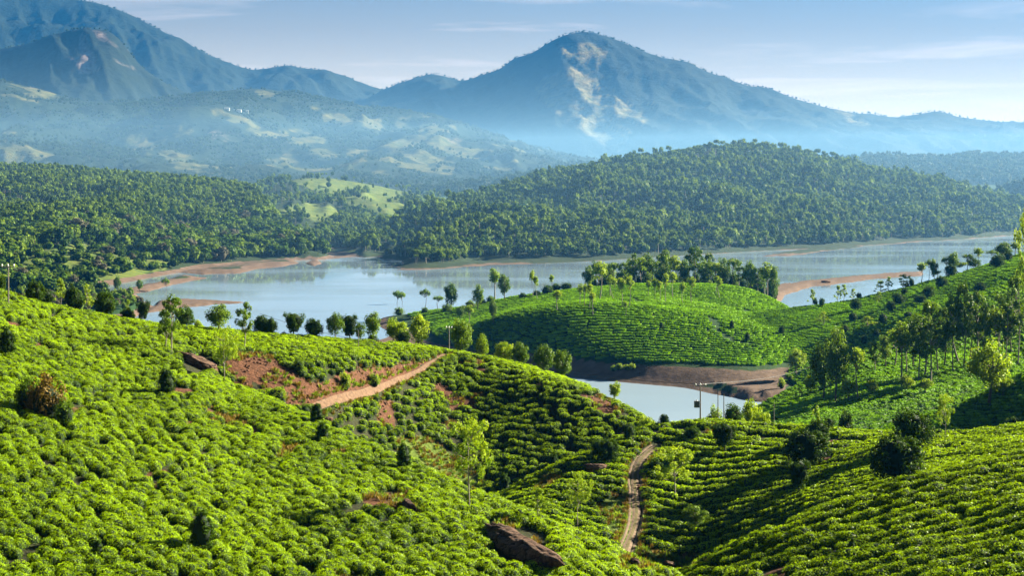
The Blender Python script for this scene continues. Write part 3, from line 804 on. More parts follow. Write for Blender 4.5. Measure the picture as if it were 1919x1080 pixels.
def tea_hedge(seed):
    """a short length of a clipped row, seen from far"""
    R = np.random.default_rng(seed)
    P = Parts()
    n = 70
    x = R.uniform(-1, 1, n); a = R.uniform(-0.25, math.pi + 0.25, n)
    prof = np.stack([x, 0.5 * np.cos(a), 0.62 * np.sign(np.sin(a)) * abs(np.sin(a)) ** 0.6], 1)
    nrm = np.stack([R.normal(0, 0.3, n), np.cos(a) * 0.7, np.sin(a) + 0.3], 1) + R.normal(0, 0.3, (n, 3))
    V, Q = leaves(prof, nrm, 0.34, R, 0.7)
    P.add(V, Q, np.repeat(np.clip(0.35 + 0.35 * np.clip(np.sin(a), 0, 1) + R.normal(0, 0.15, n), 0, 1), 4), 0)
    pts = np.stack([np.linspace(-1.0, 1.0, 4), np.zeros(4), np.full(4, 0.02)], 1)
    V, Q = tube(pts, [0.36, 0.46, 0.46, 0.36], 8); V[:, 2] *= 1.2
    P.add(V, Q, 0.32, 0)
    return P.mesh('tea_hedge', [M['tea_far'], M['tea_core']])

def limbs(P, ends, h0, h1, r0, R, mi=0, n=5):
    for e in ends:
        z = np.clip(e[2] - R.uniform(0.06, 0.2), h0, h1)
        p0 = np.array([0, 0, z]); p1 = np.asarray(e[:3]); mid = (p0 + p1) / 2 + np.array([0, 0, -0.02 + 0.03 * R.random()])
        V, Q = tube([p0, mid, p1], [r0, r0 * 0.7, r0 * 0.3], n)
        P.add(V, Q, 0.5, mi)

def trunk_mesh(kind, h, r, R, ends, bend=0.03):
    P = Parts()
    z = np.linspace(0, h, 7)
    b = R.normal(0, bend, 2)
    pts = np.stack([b[0] * np.sin(z / h * 2.6), b[1] * np.sin(z / h * 2.1), z], 1)
    V, Q = tube(pts, r * (1 - 0.8 * (z / h) ** 1.2), 7)
    P.add(V, Q, 0.5, 0)
    limbs(P, ends, 0.1, h, r * 0.42, R)
    return P

KINDS = {}
def crown_points(kind, R):
    """clumps, leaves per clump, leaf size, trunk height, trunk radius, crown centre ellipsoid for the dark inside, width of the unit tree"""
    def shell(n, c, rad, r, inner=0.82, zlo=-1):
        d = unit(R.normal(size=(n * 3, 3))); d = d[d[:, 2] > zlo][:n]
        s = R.uniform(inner, 1.0, len(d))[:, None]
        return np.hstack([np.array(c) + d * s * np.array(rad), R.uniform(r * 0.75, r * 1.25, (len(d), 1))])
    if kind == 'round':
        cl = shell(88, (0, 0, .53), (.42, .42, .41), .11, .70)
        ax = R.uniform(0, 6.283); cl[:, 0] *= 1 + .16 * np.sin(ax); cl[:, 1] *= 1 + .16 * np.cos(ax); cl[:, 2] += .06 * np.sin(5 * cl[:, 0] + ax)
        return cl, 44, .055, .5, .035, ((0, 0, .53), (.31, .31, .32)), .96
    if kind == 'vase':
        z = R.uniform(.3, .9, 80); a = R.uniform(0, 6.283, 80); rr = (.10 + .36 * ((z - .25) / .65) ** .8) * R.uniform(.7, 1, 80)
        cl = np.stack([rr * np.cos(a), rr * np.sin(a), z, R.uniform(.07, .12, 80)], 1)
        return cl, 40, .055, .5, .035, ((0, 0, .66), (.30, .30, .26)), .95
    if kind == 'oak':
        n = 34; z = R.uniform(.42, .97, n); a = R.uniform(0, 6.283, n)
        rr = .23 * np.sin(np.clip((z - .30) / .72, 0, 1) * math.pi) ** .7 * R.uniform(.35, 1.0, n)
        return np.stack([rr * np.cos(a), rr * np.sin(a), z, R.uniform(.035, .075, n)], 1), 72, .036, .9, .014, None, .52
    if kind == 'sapling':
        n = 22; z = R.uniform(.3, .98, n); a = R.uniform(0, 6.283, n)
        rr = (.20 * (1.08 - z) / .75 + .03) * R.uniform(.3, 1, n)
        return np.stack([rr * np.cos(a), rr * np.sin(a), z, R.uniform(.035, .07, n)], 1), 52, .042, .92, .013, None, .42
    if kind == 'broad':
        return shell(62, (0, 0, .60), (.31, .31, .33), .10, .45), 64, .045, .8, .026, None, .82
    if kind == 'tall':
        return shell(26, (0, 0, .76), (.095, .095, .19), .058, .3), 44, .034, .85, .012, None, .30
    if kind == 'umbrella':
        a = R.uniform(0, 6.283, 24); rr = .27 * np.sqrt(R.random(24))
        return np.stack([rr * np.cos(a), rr * np.sin(a), .88 - .5 * rr + R.normal(0, .03, 24), R.uniform(.05, .09, 24)], 1), 44, .042, .85, .018, None, .62
    if kind == 'shrub':
        return shell(44, (0, 0, .34), (.46, .46, .46), .15, .5, -.35), 44, .07, .3, .03, ((0, 0, .32), (.36, .36, .34)), 1.2
    if kind == 'spindle':
        z = R.uniform(.08, .95, 70); a = R.uniform(0, 6.283, 70); rr = .24 * np.sin(np.clip((z + .12) / 1.12, 0, 1) * math.pi) ** .8 * R.uniform(.75, 1, 70)
        return np.stack([rr * np.cos(a), rr * np.sin(a), z, R.uniform(.05, .09, 70)], 1), 38, .05, .6, .03, ((0, 0, .5), (.19, .19, .40)), .58
    if kind == 'airy':
        n = 40; z = R.uniform(.40, .97, n); a = R.uniform(0, 6.283, n)
        rr = .40 * np.sin(np.clip((z - .25) / .85, 0, 1) * math.pi) ** .6 * R.uniform(.2, 1.0, n)
        return np.stack([rr * np.cos(a), rr * np.sin(a), z, R.uniform(.05, .09, n)], 1), 70, .034, .9, .014, None, .9

def make_proto(kind, leaf, bark, seed):
    R = np.random.default_rng(seed)
    cl, per, size, th, tr, core, width = crown_points(kind, R)
    P = Parts()
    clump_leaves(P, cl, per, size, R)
    mats = [M[leaf], M['core']]
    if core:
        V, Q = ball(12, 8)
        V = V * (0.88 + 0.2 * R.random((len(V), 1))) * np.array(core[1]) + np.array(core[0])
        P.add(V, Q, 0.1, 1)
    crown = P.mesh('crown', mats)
    far = cl[np.argsort(-np.hypot(cl[:, 0], cl[:, 1]))][:14 if core is None else 7]
    T = trunk_mesh(kind, th, tr, R, far)
    return crown, T.mesh('trunk', [M[bark]]), width

LOOK = {  # kind of plant -> shape, foliage, bark, number of variants
    'round_tree': ('round', 'dark', 'bark', 5), 'vase_tree': ('vase', 'dark', 'bark', 3), 'silver_oak': ('oak', 'mid_leaf', 'pale_bark', 5),
    'young_silver_oak': ('sapling', 'light', 'pale_bark', 5), 'leafy_tree': ('broad', 'mid_leaf', 'bark', 5), 'pale_tree': ('broad', 'light', 'bark', 4),
    'slim_tree': ('tall', 'light', 'pale_bark', 5), 'umbrella_tree': ('umbrella', 'mid_leaf', 'bark', 3), 'shrub': ('shrub', 'mid_leaf', 'bark', 3),
    'pale_shrub': ('shrub', 'light', 'bark', 3), 'dark_shrub': ('spindle', 'dark', 'bark', 4), 'round_shrub': ('shrub', 'dark', 'bark', 3),
    'airy_tree': ('airy', 'light', 'pale_bark', 3), 'dry_shrub': ('shrub', 'dry', 'bark', 1)}
for nm_, (sh, lf, bk, cnt) in LOOK.items():
    KINDS[nm_] = [make_proto(sh, lf, bk, 100 + 13 * i + sum(map(ord, nm_))) for i in range(cnt)]

COUNT = {}
def plant(kind, name, X, Y, zb, h, wd, label, cat, group=None):
    """an Empty at the foot of the plant with its trunk and its crown as parts"""
    i = COUNT.get(kind, 0); COUNT[kind] = i + 1
    crown, trunk, width = KINDS[kind][i % len(KINDS[kind])]
    e = empty(name, (X, Y, zb - 0.012 * h), random.uniform(0, 6.28))
    e.rotation_euler[0] = random.gauss(0, 0.035); e.rotation_euler[1] = random.gauss(0, 0.035)
    s = wd / width
    for nm, me in (('trunk', trunk), ('crown', crown)):
        o = obj(nm, me, e); o.scale = (s, s, h)
    tag(e, label, cat, group)
    return e

ORD = ['leftmost', 'second', 'third', 'fourth', 'fifth', 'sixth', 'seventh', 'eighth', 'ninth', 'tenth', 'eleventh', 'twelfth', 'thirteenth', 'fourteenth',
       'fifteenth', 'sixteenth', 'seventeenth', 'eighteenth', 'nineteenth', 'twentieth', 'twenty-first', 'twenty-second', 'twenty-third', 'twenty-fourth',
       'twenty-fifth', 'twenty-sixth', 'twenty-seventh', 'twenty-eighth', 'twenty-ninth', 'thirtieth']
def nth(i): return 'leftmost' if i == 0 else ORD[i] + ' from the left'

ZONE = {'n': (110, 420), 'p': (330, 1250), 'q': (640, 1250), 'f': (1150, 2400)}
def place(kind, name, x, y, h, wd, zone, label, cat='tree', group=None):
    if isinstance(zone, (int, float)):                 # foot hidden behind a crest: distance given
        Y = float(zone); X = Y * (x - CX) / F; zb = float(ground(np.array([X]), np.array([Y]))[0])
        top = H - Y * (y - h - YH) / F
        hh = max(top - zb, 0.6)
    else:
        X, Y, zb = hit(x, y, *ZONE[zone]); hh = h * Y / F
    return plant(kind, name, X, Y, zb, hh, wd * Y / F, label, cat, group)

# ---- plants one can point to: kind, foot in the photograph, height, width there, zone
A = [
 ('round_tree','round_tree',3,550,38,18,'n','dark bushy tree cut by the left edge of the picture, beside the pole'),
 ('pale_shrub','shrub',28,553,16,15,'n','small pale yellow shrub just right of the pole on the left ridge','shrub'),
 ('round_tree','round_tree',66,566,48,34,'n','dark dense tree first to the right of the pole, taller of two touching crowns'),
 ('round_tree','round_tree',86,570,42,28,'n','dark dense tree touching a yellow sapling on its right, on the left ridge'),
 ('young_silver_oak','young_silver_oak',113,578,62,27,'n','yellow-green sapling between two dark dense trees on the left ridge'),
 ('round_tree','round_tree',139,587,58,42,'n','largest dark dense tree on the left ridge, between two yellow saplings'),
 ('young_silver_oak','young_silver_oak',167,585,60,24,'n','thin pale sapling leaning by the largest dark tree on the left ridge'),
 ('round_tree','round_tree',198,594,52,42,'n','dark dense round tree standing alone in front of the bare brown bank'),
 ('round_tree','round_tree',239,602,28,30,'n','low dark round tree on the ridge left of a taller dark one'),
 ('young_silver_oak','young_silver_oak',241,596,44,16,'n','pale sapling rising behind the low dark round tree'),
 ('vase_tree','round_tree',268,608,48,30,'n','dark upright tree with a bare foot right of the low round one'),
 ('silver_oak','silver_oak',322,665,112,54,'n','silver oak with tall thin pale trunk at the corner of the tea slope'),
 ('silver_oak','silver_oak',309,658,76,44,'n','shorter silver oak close beside the taller one with thin pale trunk'),
 ('round_tree','round_tree',346,614,46,36,'n','dark green round tree behind the two thin-trunked silver oaks'),
 ('pale_shrub','shrub',371,614,26,24,'n','yellow-green shrub between the round tree and the wide crowned tree','shrub'),
 ('leafy_tree','leafy_tree',410,626,58,64,'n','wide crowned leafy green tree on the ridge above the brown boulder'),
 ('airy_tree','young_silver_oak',422,720,112,60,'n','thin see-through young tree growing by the brown boulder on the ridge'),
 ('silver_oak','silver_oak',458,660,96,40,'n','young silver oak standing in tea above the red earth cutting'),
 ('round_tree','round_tree',490,628,42,34,'n','dark rounded tree on the spur ridge, left of a touching pair'),
 ('round_tree','round_tree',508,629,40,30,'n','dark rounded tree on the spur ridge, right of a touching pair'),
 ('round_shrub','shrub',532,628,16,18,'n','small dark low shrub left of the vase shaped tree on the spur','shrub'),
 ('vase_tree','vase_tree',550,631,52,42,'n','vase shaped tree with branches fanning up, on the spur ridge by the water'),
 ('round_tree','round_tree',590,632,41,39,'n','darkest ball shaped tree on the spur ridge against the lake'),
 ('leafy_tree','leafy_tree',630,634,58,42,'n','mid green leafy tree right of the ball shaped one on the spur'),
 ('vase_tree','leafy_tree',656,639,56,38,'n','darker spreading tree with a forked stem on the spur ridge'),
 ('leafy_tree','leafy_tree',676,638,42,28,'n','short pale green tree right of the forked one on the spur'),
 ('leafy_tree','silver_oak',699,640,66,42,'n','tall silver oak with visible stem above a low dark bush on the spur'),
 ('round_shrub','shrub',698,641,22,30,'n','low dark bush under the tall silver oak on the spur','shrub'),
 ('pale_tree','leafy_tree',741,648,58,52,331,'broad light green tree behind the spur ridge, left of a touching pair'),
 ('round_tree','round_tree',756,648,32,30,'n','small black-green ball tree in front of two broad light green ones'),
 ('pale_tree','leafy_tree',784,650,66,48,339,'taller broad light green tree behind the spur ridge, right of a touching pair'),
 ('leafy_tree','leafy_tree',864,660,72,50,342,'leafy green tree just right of the thin pole at the track end'),
 ('pale_tree','leafy_tree',902,672,50,34,341,'light green slender tree behind the spur, right of the pole'),
 ('pale_tree','leafy_tree',945,684,46,50,339,'broad yellow-green bushy tree behind the spur slope'),
 ('leafy_tree','leafy_tree',975,690,50,46,336,'rounded green tree right of the broad yellow-green bushy one'),
 ('leafy_tree','leafy_tree',1018,704,62,50,333,'tallest of three green trees at the spur end above the inlet'),
 ('leafy_tree','leafy_tree',1056,716,64,44,330,'green tree closest to the inlet water at the spur end'),
 ('pale_tree','young_silver_oak',1152,756,46,28,'n','pale yellow sapling standing out against the inlet water'),
 # on and below the near tea slope
 ('dark_shrub','shrub',315,746,58,36,'n','dark upright shrub alone in tea below the ridge boulder','shrub'),
 ('dark_shrub','shrub',15,670,60,34,'n','dark shrub against the left edge in the upper tea slope','shrub'),
 ('dry_shrub','dry_shrub',86,788,104,92,'n','big dry orange and green shrub at left in the tea slope','shrub'),
 ('shrub','shrub',122,800,62,52,'n','low yellow-green shrub at the right foot of the big dry shrub','shrub'),
 ('round_shrub','shrub',48,776,84,54,'n','dark shadowy shrub at the left side of the big dry shrub','shrub'),
 ('dark_shrub','shrub',594,798,44,28,'n','dark shrub on the slope edge, upper of a pair','shrub'),
 ('dark_shrub','shrub',605,832,42,32,'n','dark shrub on the slope edge, lower of a pair','shrub'),
 ('dark_shrub','shrub',757,884,56,32,'n','dark shrub alone on the edge of the near tea slope','shrub'),
 ('dark_shrub','shrub',379,1036,80,52,'n','dark shrub in the middle of the near tea slope at the bottom','shrub'),
 ('dark_shrub','shrub',184,1050,40,26,'n','small dark shrub low in the near tea slope at left','shrub'),
 ('airy_tree','silver_oak',881,963,182,100,'n','tall sparse silver oak with bare dark trunk on the near slope edge'),
 ('dark_shrub','shrub',945,930,44,28,'n','dark small tree in the gully right of the sparse silver oak','shrub'),
 ('pale_shrub','shrub',912,934,32,38,'n','yellowish shrub in the gully behind the sparse silver oak','shrub'),
 ('round_shrub','shrub',874,922,28,24,'n','small dark bush in the gully left of the sparse silver oak','shrub'),
 ('pale_shrub','shrub',520,750,30,44,'n','yellow-green shrub at the foot of the red earth cutting','shrub'),
 ('pale_shrub','shrub',648,735,42,26,'n','upright yellow shrub on the bare bank, left of two','shrub'),
 ('pale_shrub','shrub',702,722,34,28,'n','yellow shrub on the bare bank beside the track, right of two','shrub'),
 ('shrub','shrub',560,700,34,30,'n','green shrub hanging over the middle of the bare bank','shrub'),
 ('round_shrub','shrub',572,778,26,36,'n','green shrub at the lower end of the dirt track','shrub'),
 # the knoll with the winding track
 ('round_tree','round_tree',1142,872,52,40,'n','dark dense tree above the flat grey rock by the track'),
 ('round_tree','round_tree',1122,862,40,30,'n','smaller dark crown on the left side of the tree by the track'),
 ('round_tree','round_tree',1180,828,36,27,'n','small dark round tree at the left end of the knoll crest'),
 ('dark_shrub','shrub',1037,882,32,26,'n','dark shrub at the left border of the knoll tea','shrub'),
 ('pale_tree','leafy_tree',1214,812,38,52,286,'wide yellow-green bushy tree behind the knoll crest by the water'),
 ('round_tree','round_tree',1246,801,26,20,'n','small dark ball tree on the knoll crest by the inlet'),
 ('round_tree','round_tree',1298,828,30,32,'n','dark low round tree in the tea just below the knoll crest'),
 ('vase_tree','vase_tree',1357,852,62,56,'n','dark vase shaped tree in the knoll tea with narrow foot'),
 ('airy_tree','silver_oak',1266,938,102,98,'n','broad light silver oak on a slim pale trunk right of the track'),
 ('round_shrub','shrub',1229,888,36,36,'n','dark bush at the right side of the track head','shrub'),
 ('leafy_tree','leafy_tree',1303,1002,60,60,'n','rounded mid green tree low in the shaded part of the knoll tea'),
 ('airy_tree','young_silver_oak',1083,988,102,60,'n','light sapling with two tiers of leaves left of the track'),
 ('young_silver_oak','young_silver_oak',1010,980,64,38,'n','thin young tree at the near slope edge left of the two tier sapling'),
 ('round_tree','round_tree',1510,878,76,82,'n','large dark ball tree of the left group on the knoll'),
 ('vase_tree','vase_tree',1499,932,74,50,'n','small dark tree on a stem in front of the large ball tree'),
 ('round_tree','round_tree',1530,842,60,52,'n','dark ball tree partly behind the large one of the left group'),
 ('round_tree','round_tree',1555,812,32,24,'n','small dark tree on the crest right of the left ball group'),
 ('young_silver_oak','young_silver_oak',1533,800,40,24,290,'pale sapling top rising behind the left ball group'),
 ('round_tree','round_tree',1585,818,48,36,292,'upright dark tree just behind the knoll crest'),
 ('round_tree','round_tree',1712,848,84,74,'n','dark ball tree higher up the slope, rear of the right pair'),
 ('round_tree','round_tree',1678,912,102,98,'n','largest dark ball tree, front one of the right pair'),
 ('airy_tree','young_silver_oak',1771,830,92,44,'n','slender pale yellow tree right of the pair of dark ball trees'),
 ('round_shrub','shrub',1761,822,24,20,'n','small dark bush at the foot of the slender pale tree','shrub'),
 ('shrub','shrub',1900,804,26,38,'n','green bush on the crest near the right edge','shrub'),
 ('dark_shrub','shrub',1596,1042,34,16,'n','small dark seedling in the nearest tea rows at right','shrub'),
 ('round_tree','round_tree',1376,802,50,44,282,'dark round tree among yellow-green bushes behind the knoll crest'),
 ('round_tree','round_tree',1331,798,24,20,276,'small dark bush beside the transformer pole'),
 ('pale_tree','leafy_tree',1342,800,46,36,290,'light bushy tree just right of the transformer pole'),
 ('pale_tree','leafy_tree',1402,800,58,46,292,'tallest yellow-green bushy tree behind the knoll crest'),
 ('pale_tree','leafy_tree',1432,800,44,36,288,'yellow-green bushy tree at the right end of the clump behind the crest'),
 ('round_shrub','shrub',1424,802,24,26,276,'low dark bush in front of the yellow-green clump','shrub'),
 ('pale_shrub','shrub',1392,800,22,20,274,'low yellow-green bush in front of the dark round tree','shrub'),
 # tall trees of the right hand valley
 ('leafy_tree','silver_oak',1543,752,120,58,'p','tall pale green tree with dark foot, left of the valley pair'),
 ('leafy_tree','silver_oak',1566,755,145,60,'p','tallest irregular pale green tree in the right valley'),
 ('slim_tree','silver_oak',1609,750,106,40,'p','slim conical tree right of the tallest irregular one in the valley'),
 ('pale_tree','leafy_tree',1493,706,56,44,'p','light green tree where the power line meets the far slope'),
 ('pale_shrub','shrub',1465,729,26,18,'p','pale spindly shrub on the edge of the right valley','shrub'),
 ('shrub','shrub',1482,718,18,14,'p','small green shrub next to the pale spindly one','shrub'),
 ('slim_tree','silver_oak',1690,714,118,46,'p','dark trunked silver oak, leftmost of the stand on the right slope'),
 ('silver_oak','silver_oak',1745,720,156,66,'p','tall silver oak with thick dark trunk in the right slope stand'),
 ('silver_oak','silver_oak',1722,716,120,50,'p','silver oak between the first and the thick trunked one of the stand'),
 ('silver_oak','silver_oak',1786,697,146,52,'p','silver oak with a lit yellow crown in the middle of the stand'),
 ('silver_oak','silver_oak',1806,692,160,46,'p','yellowish slender silver oak right of the middle of the stand'),
 ('silver_oak','silver_oak',1834,694,152,60,'p','dark crowned silver oak in the right half of the stand'),
 ('pale_tree','leafy_tree',1853,758,130,96,'p','broad light green tree in front of the silver oak stand'),
 ('silver_oak','silver_oak',1884,690,120,50,'p','silver oak near the right edge behind the broad light tree'),
 ('silver_oak','silver_oak',1908,684,170,54,'p','tall thin silver oak at the right edge of the picture'),
 ('airy_tree','silver_oak',1932,652,268,66,'p','very tall sparse tree reaching in from the right edge'),
 # shore on the left
 ('umbrella_tree','umbrella_tree',310,558,40,18,'f','small flat crowned tree on the near left sandbank'),
 ('leafy_tree','leafy_tree',221,550,34,18,'f','slender tree on the left shore between the dark ridge trees'),
 ('leafy_tree','leafy_tree',262,548,26,16,'f','short tree on the left shore behind the ridge'),
]
for r in A:
    kind, name, x, y, h, wd, zone, label = r[:8]
    place(kind, name, x, y, h, wd, zone, label, r[8] if len(r) > 8 else 'tree')

# ---- alike trees, told apart by their order
def series(kind, name, rows, zone, text, group, cat='tree', kinds=None):
    rows = sorted(rows)
    for i, (x, y, h, wd) in enumerate(rows):
        k = kind if kinds is None else kinds[i % len(kinds)]
        place(k, name, x, y, h, wd, zone, text.format(nth(i)), cat, group)
series('slim_tree', 'silver_oak', [(997,560,58,15),(1008,562,48,16),(1034,542,36,14),(1045,585,44,24),(1087,573,44,17),(1096,576,47,17),(1105,579,50,17),(1112,593,48,20),(1124,564,76,34),(1144,557,44,22),
    (1152,562,46,18),(1166,578,62,22),(1180,577,64,20),(1172,593,30,13),(1215,556,32,14),(1227,566,48,16),(1237,568,44,16),(1248,569,60,20),(1261,559,53,20),(1279,571,45,18),(1296,569,54,20),(1343,553,38,16),(1349,559,40,18)],
    'q', 'slim silver oak on a bare trunk in the lakeside tea, {}', 'silver oaks in the tea by the lake')
series('leafy_tree', 'leafy_tree', [(846,584,58,34),(896,584,52,27),(928,564,66,36),(946,565,54,28),(926,608,50,20),(877,614,44,24),(864,600,30,24)], 'q',
    'green tree at the low west end of the lakeside tea, {}', 'trees at the west end of the peninsula', kinds=['leafy_tree', 'leafy_tree', 'slim_tree'])
series('umbrella_tree', 'umbrella_tree', [(744,588,48,26),(756,588,44,22),(796,586,48,24),(823,585,34,26)], 'q', 'flat crowned tree against the lake at the peninsula tip, {}', 'flat crowned trees at the peninsula tip')
series('shrub', 'shrub', [(735,592,16,18),(748,591,18,22),(777,584,12,14),(797,588,14,20),(838,586,20,26),(882,580,20,28),(870,586,16,22),(905,572,14,20),(920,568,16,22)], 'q',
    'low dark shrub along the shore of the peninsula tip, {}', 'shrubs along the peninsula shore', 'shrub')
series('round_shrub', 'shrub', [(1006,556,16,22),(1025,552,22,30),(1043,546,20,26),(1062,543,20,30),(980,560,14,20)], 'q', 'dark bush behind the lakeside tea crest, {}', 'bushes behind the tea crest', 'shrub')
grove = [(1106,1125,50,36),(1128,1130,42,30),(1150,1120,46,36),(1168,1128,52,38),(1190,1120,48,36),(1205,1132,56,40),(1222,1122,58,46),(1246,1130,56,42),(1266,1125,50,36),(1284,1130,56,40),
         (1302,1122,58,44),(1320,1130,56,40),(1340,1124,50,38),(1356,1134,48,36),(1372,1126,50,36),(1388,1132,52,40),(1405,1124,52,38),(1422,1132,48,36),(1438,1126,54,42),(1450,1120,40,30)]
grove += [(1118,1150,46,34),(1142,1156,52,36),(1180,1150,50,36),(1214,1152,54,40),(1238,1158,50,38),(1258,1150,52,36),(1294,1156,54,40),(1330,1150,50,36)]
undergrowth = [(1112 + 17.5 * i, 1138 + 9 * (i % 3), 20 + 5 * (i % 4), 30) for i in range(20)]
grove.sort()
for i, (x, Y, h, wd) in enumerate(undergrowth):
    place('round_shrub' if i % 3 else 'shrub', 'shrub', x, 533, h, wd, Y, 'low bush of the undergrowth in the lakeside grove, ' + nth(i), 'shrub', 'undergrowth of the lakeside grove')
for i, (x, Y, h, wd) in enumerate(grove):
    b_ = 532 + (6 if x > 1400 else 0) - (4 if 1180 < x < 1360 else -2)
    place(['leafy_tree', 'silver_oak', 'slim_tree', 'leafy_tree', 'umbrella_tree', 'silver_oak'][i % 6], 'leafy_tree', x, b_, h * (.8 + .35 * ((i * 7) % 5) / 4), wd * (.8 + .2 * ((i * 3) % 4) / 3), Y, 'tree of the grove behind the lakeside tea crest, ' + nth(i), 'tree', 'grove behind the tea crest')
series('round_tree', 'round_tree', [(1529,569,15,10),(1540,577,19,12),(1610,558,14,11),(1605,584,25,25),(1598,604,21,21),(1655,609,24,21),(1670,586,22,19),(1684,574,27,25),(1696,554,14,13),(1709,540,18,11),
    (1700,537,12,10),(1740,561,26,25),(1725,571,19,23),(1765,541,26,25),(1782,521,28,27),(1870,504,28,30),(1890,491,20,18),(1837,551,22,26),(1702,599,16,21),(1584,626,19,17),(1620,649,21,13),(1644,634,19,15),(1465,629,18,13)],
    'p', 'dark clipped round tree in the tea of the far right slope, {}', 'dark round trees on the right slope')
series('young_silver_oak', 'young_silver_oak', [(1523,569,34,18),(1542,612,28,28),(1627,619,26,36),(1645,570,24,22),(1570,563,34,15),(1581,560,34,18),(1599,552,24,16),(1651,533,26,26),(1666,529,30,18),(1692,517,30,26),(1704,515,24,15)],
    'p', 'light young tree on the lake side of the right slope, {}', 'light young trees above the lake')
series('slim_tree', 'silver_oak', [(1726,509,46,24),(1740,504,48,18),(1751,505,46,20),(1774,490,44,22),(1784,492,52,26),(1814,478,38,26),(1835,480,42,24),(1858,478,30,26),(1880,484,38,40),(1902,482,30,28),(1756,508,20,26),(1800,500,24,40),(1826,494,24,34)],
    'p', 'silver oak on the skyline of the right slope by the lake, {}', 'silver oaks on the right skyline', kinds=['slim_tree', 'umbrella_tree', 'leafy_tree'])
series('dark_shrub', 'shrub', [(1240,617,14,9),(1372,618,18,10),(1401,641,18,13)], 'q', 'tiny dark shrub in the shaded peninsula tea, {}', 'dark shrubs in the peninsula tea', 'shrub')
series('pale_shrub', 'shrub', [(1150,696,14,16),(1162,695,16,20),(1175,694,13,18),(1186,693,15,16)], 'q', 'pale shrub on the sand spit of the inlet, {}', 'shrubs on the sand spit', 'shrub')

series('silver_oak', 'silver_oak', [(1676,690,80,36),(1700,700,96,44),(1712,690,110,46),(1733,706,120,48),(1758,700,128,52),(1770,688,110,46),(1797,680,120,50),(1818,676,128,52),(1846,676,112,50),(1862,690,120,48),(1872,664,110,46),(1896,664,120,46),(1640,700,60,30),(1660,690,66,32)],
    'p', 'background silver oak within the stand on the right slope, {}', 'silver oaks of the stand on the right slope', kinds=['silver_oak', 'leafy_tree', 'slim_tree'])
series('pale_tree', 'leafy_tree', [(1520,742,40,34),(1590,752,46,40),(1634,744,36,34),(1700,735,34,36),(1735,738,30,34),(1880,742,40,46)], 'p', 'low pale leafy tree at the foot of the right slope trees, {}', 'low pale trees on the right slope')

# ------------------------------------------------------------------ tea
BUSH_NEAR = [tea_bush(900 + i, 560, 0.145) for i in range(6)]
BUSH_MID = [tea_bush(930 + i, 260, 0.22) for i in range(4)]
HEDGE = [tea_hedge(960 + i) for i in range(4)]

PATHS = {'spur': [(590,764),(620,753),(650,744),(686,735),(720,724),(755,709),(790,693),(815,677),(838,665)],
         'knoll': [(1232,838),(1218,846),(1205,858),(1196,872),(1191,890),(1190,915),(1192,940),(1194,962),(1190,985),(1183,1008),(1172,1036)],
         'crest': [(1225,812),(1260,806),(1320,808),(1400,816),(1450,824),(1530,826),(1640,832)],
         'shore': [(1188,560),(1198,567),(1240,573),(1300,578),(1400,583)], 'shore2': [(1330,595),(1340,610),(1352,625),(1375,640),(1420,648)],
         'knoll_left': [(1010,925),(1030,903),(1048,892)]}
PATHW = {k: np.array([hit(x, y, *(ZONE['n'] if y > 655 or x < 900 else ZONE['q'])) for x, y in v]) for k, v in PATHS.items()}

def path_dist(X, Y, k):
    return seg_dist(X, Y, [(p[0], p[1]) for p in PATHW[k]])

def rows_of(ids, p1, p2, spacing, along, Y0, Y1, seed, wob=1.5, zone=None, wl=28.0, jit=0.06):
    """plants in rows that run from p1 to p2 (pixels), all over the named hills"""
    zone = zone or ZONE['n']
    a, b = hit(*p1, *zone), hit(*p2, *zone)
    d = unit((b - a)[:2]); nrm = np.array([-d[1], d[0]])
    Xm = Y1 * 1560 / F
    R_ = math.hypot(Xm, Y1) + 50
    cx_, cy_ = 0.0, (Y0 + Y1) / 2
    L = math.hypot(Xm, (Y1 - Y0)) * 1.05
    s = np.arange(-L, L, along); t = np.arange(-L, L, spacing)
    Sg, Tg = np.meshgrid(s, t)
    rr = np.random.default_rng(seed)
    Sg = Sg + rr.uniform(-0.3, 0.3, Sg.shape) * along + rr.uniform(0, along, (len(t), 1))
    w_ = wob * 2 * (fbm(Sg / wl, Tg / wl, 2, seed) - 0.5)
    T2 = Tg + w_ * spacing + rr.normal(0, jit, Sg.shape) * spacing
    X = cx_ + Sg * d[0] + T2 * nrm[0]; Y = cy_ + Sg * d[1] + T2 * nrm[1]
    m = (Y > Y0) & (Y < Y1)
    X, Y = X[m], Y[m]
    x = CX + F * X / Y
    m = (x > -430) & (x < 2350)
    X, Y, x = X[m], Y[m], x[m]
    m = np.isin(near(ID, x, Y), [HID[i] for i in ids])
    X, Y, x = X[m], Y[m], x[m]
    z = bil(Z, x, Y)
    y = YH + (H - z) * F / Y
    prev = near(PREV, x, Y)
    vis = (y - 1.0 * F / Y) <= prev + 10
    ang = math.atan2(d[1], d[0])
    return X[vis], Y[vis], z[vis], x[vis], y[vis], ang

def keep_out(X, Y, x, y, cov):
    m = cov[..., 0] < 0.42
    return m

def thin(X, Y, x, y, gaps=0.66, gscale=5.5, seed=77, grass=0.5):
    c0 = near(cover[..., 0], x, Y); c1 = near(cover[..., 1], x, Y)
    m = (c0 < 0.60) & (c1 < grass)
    return m

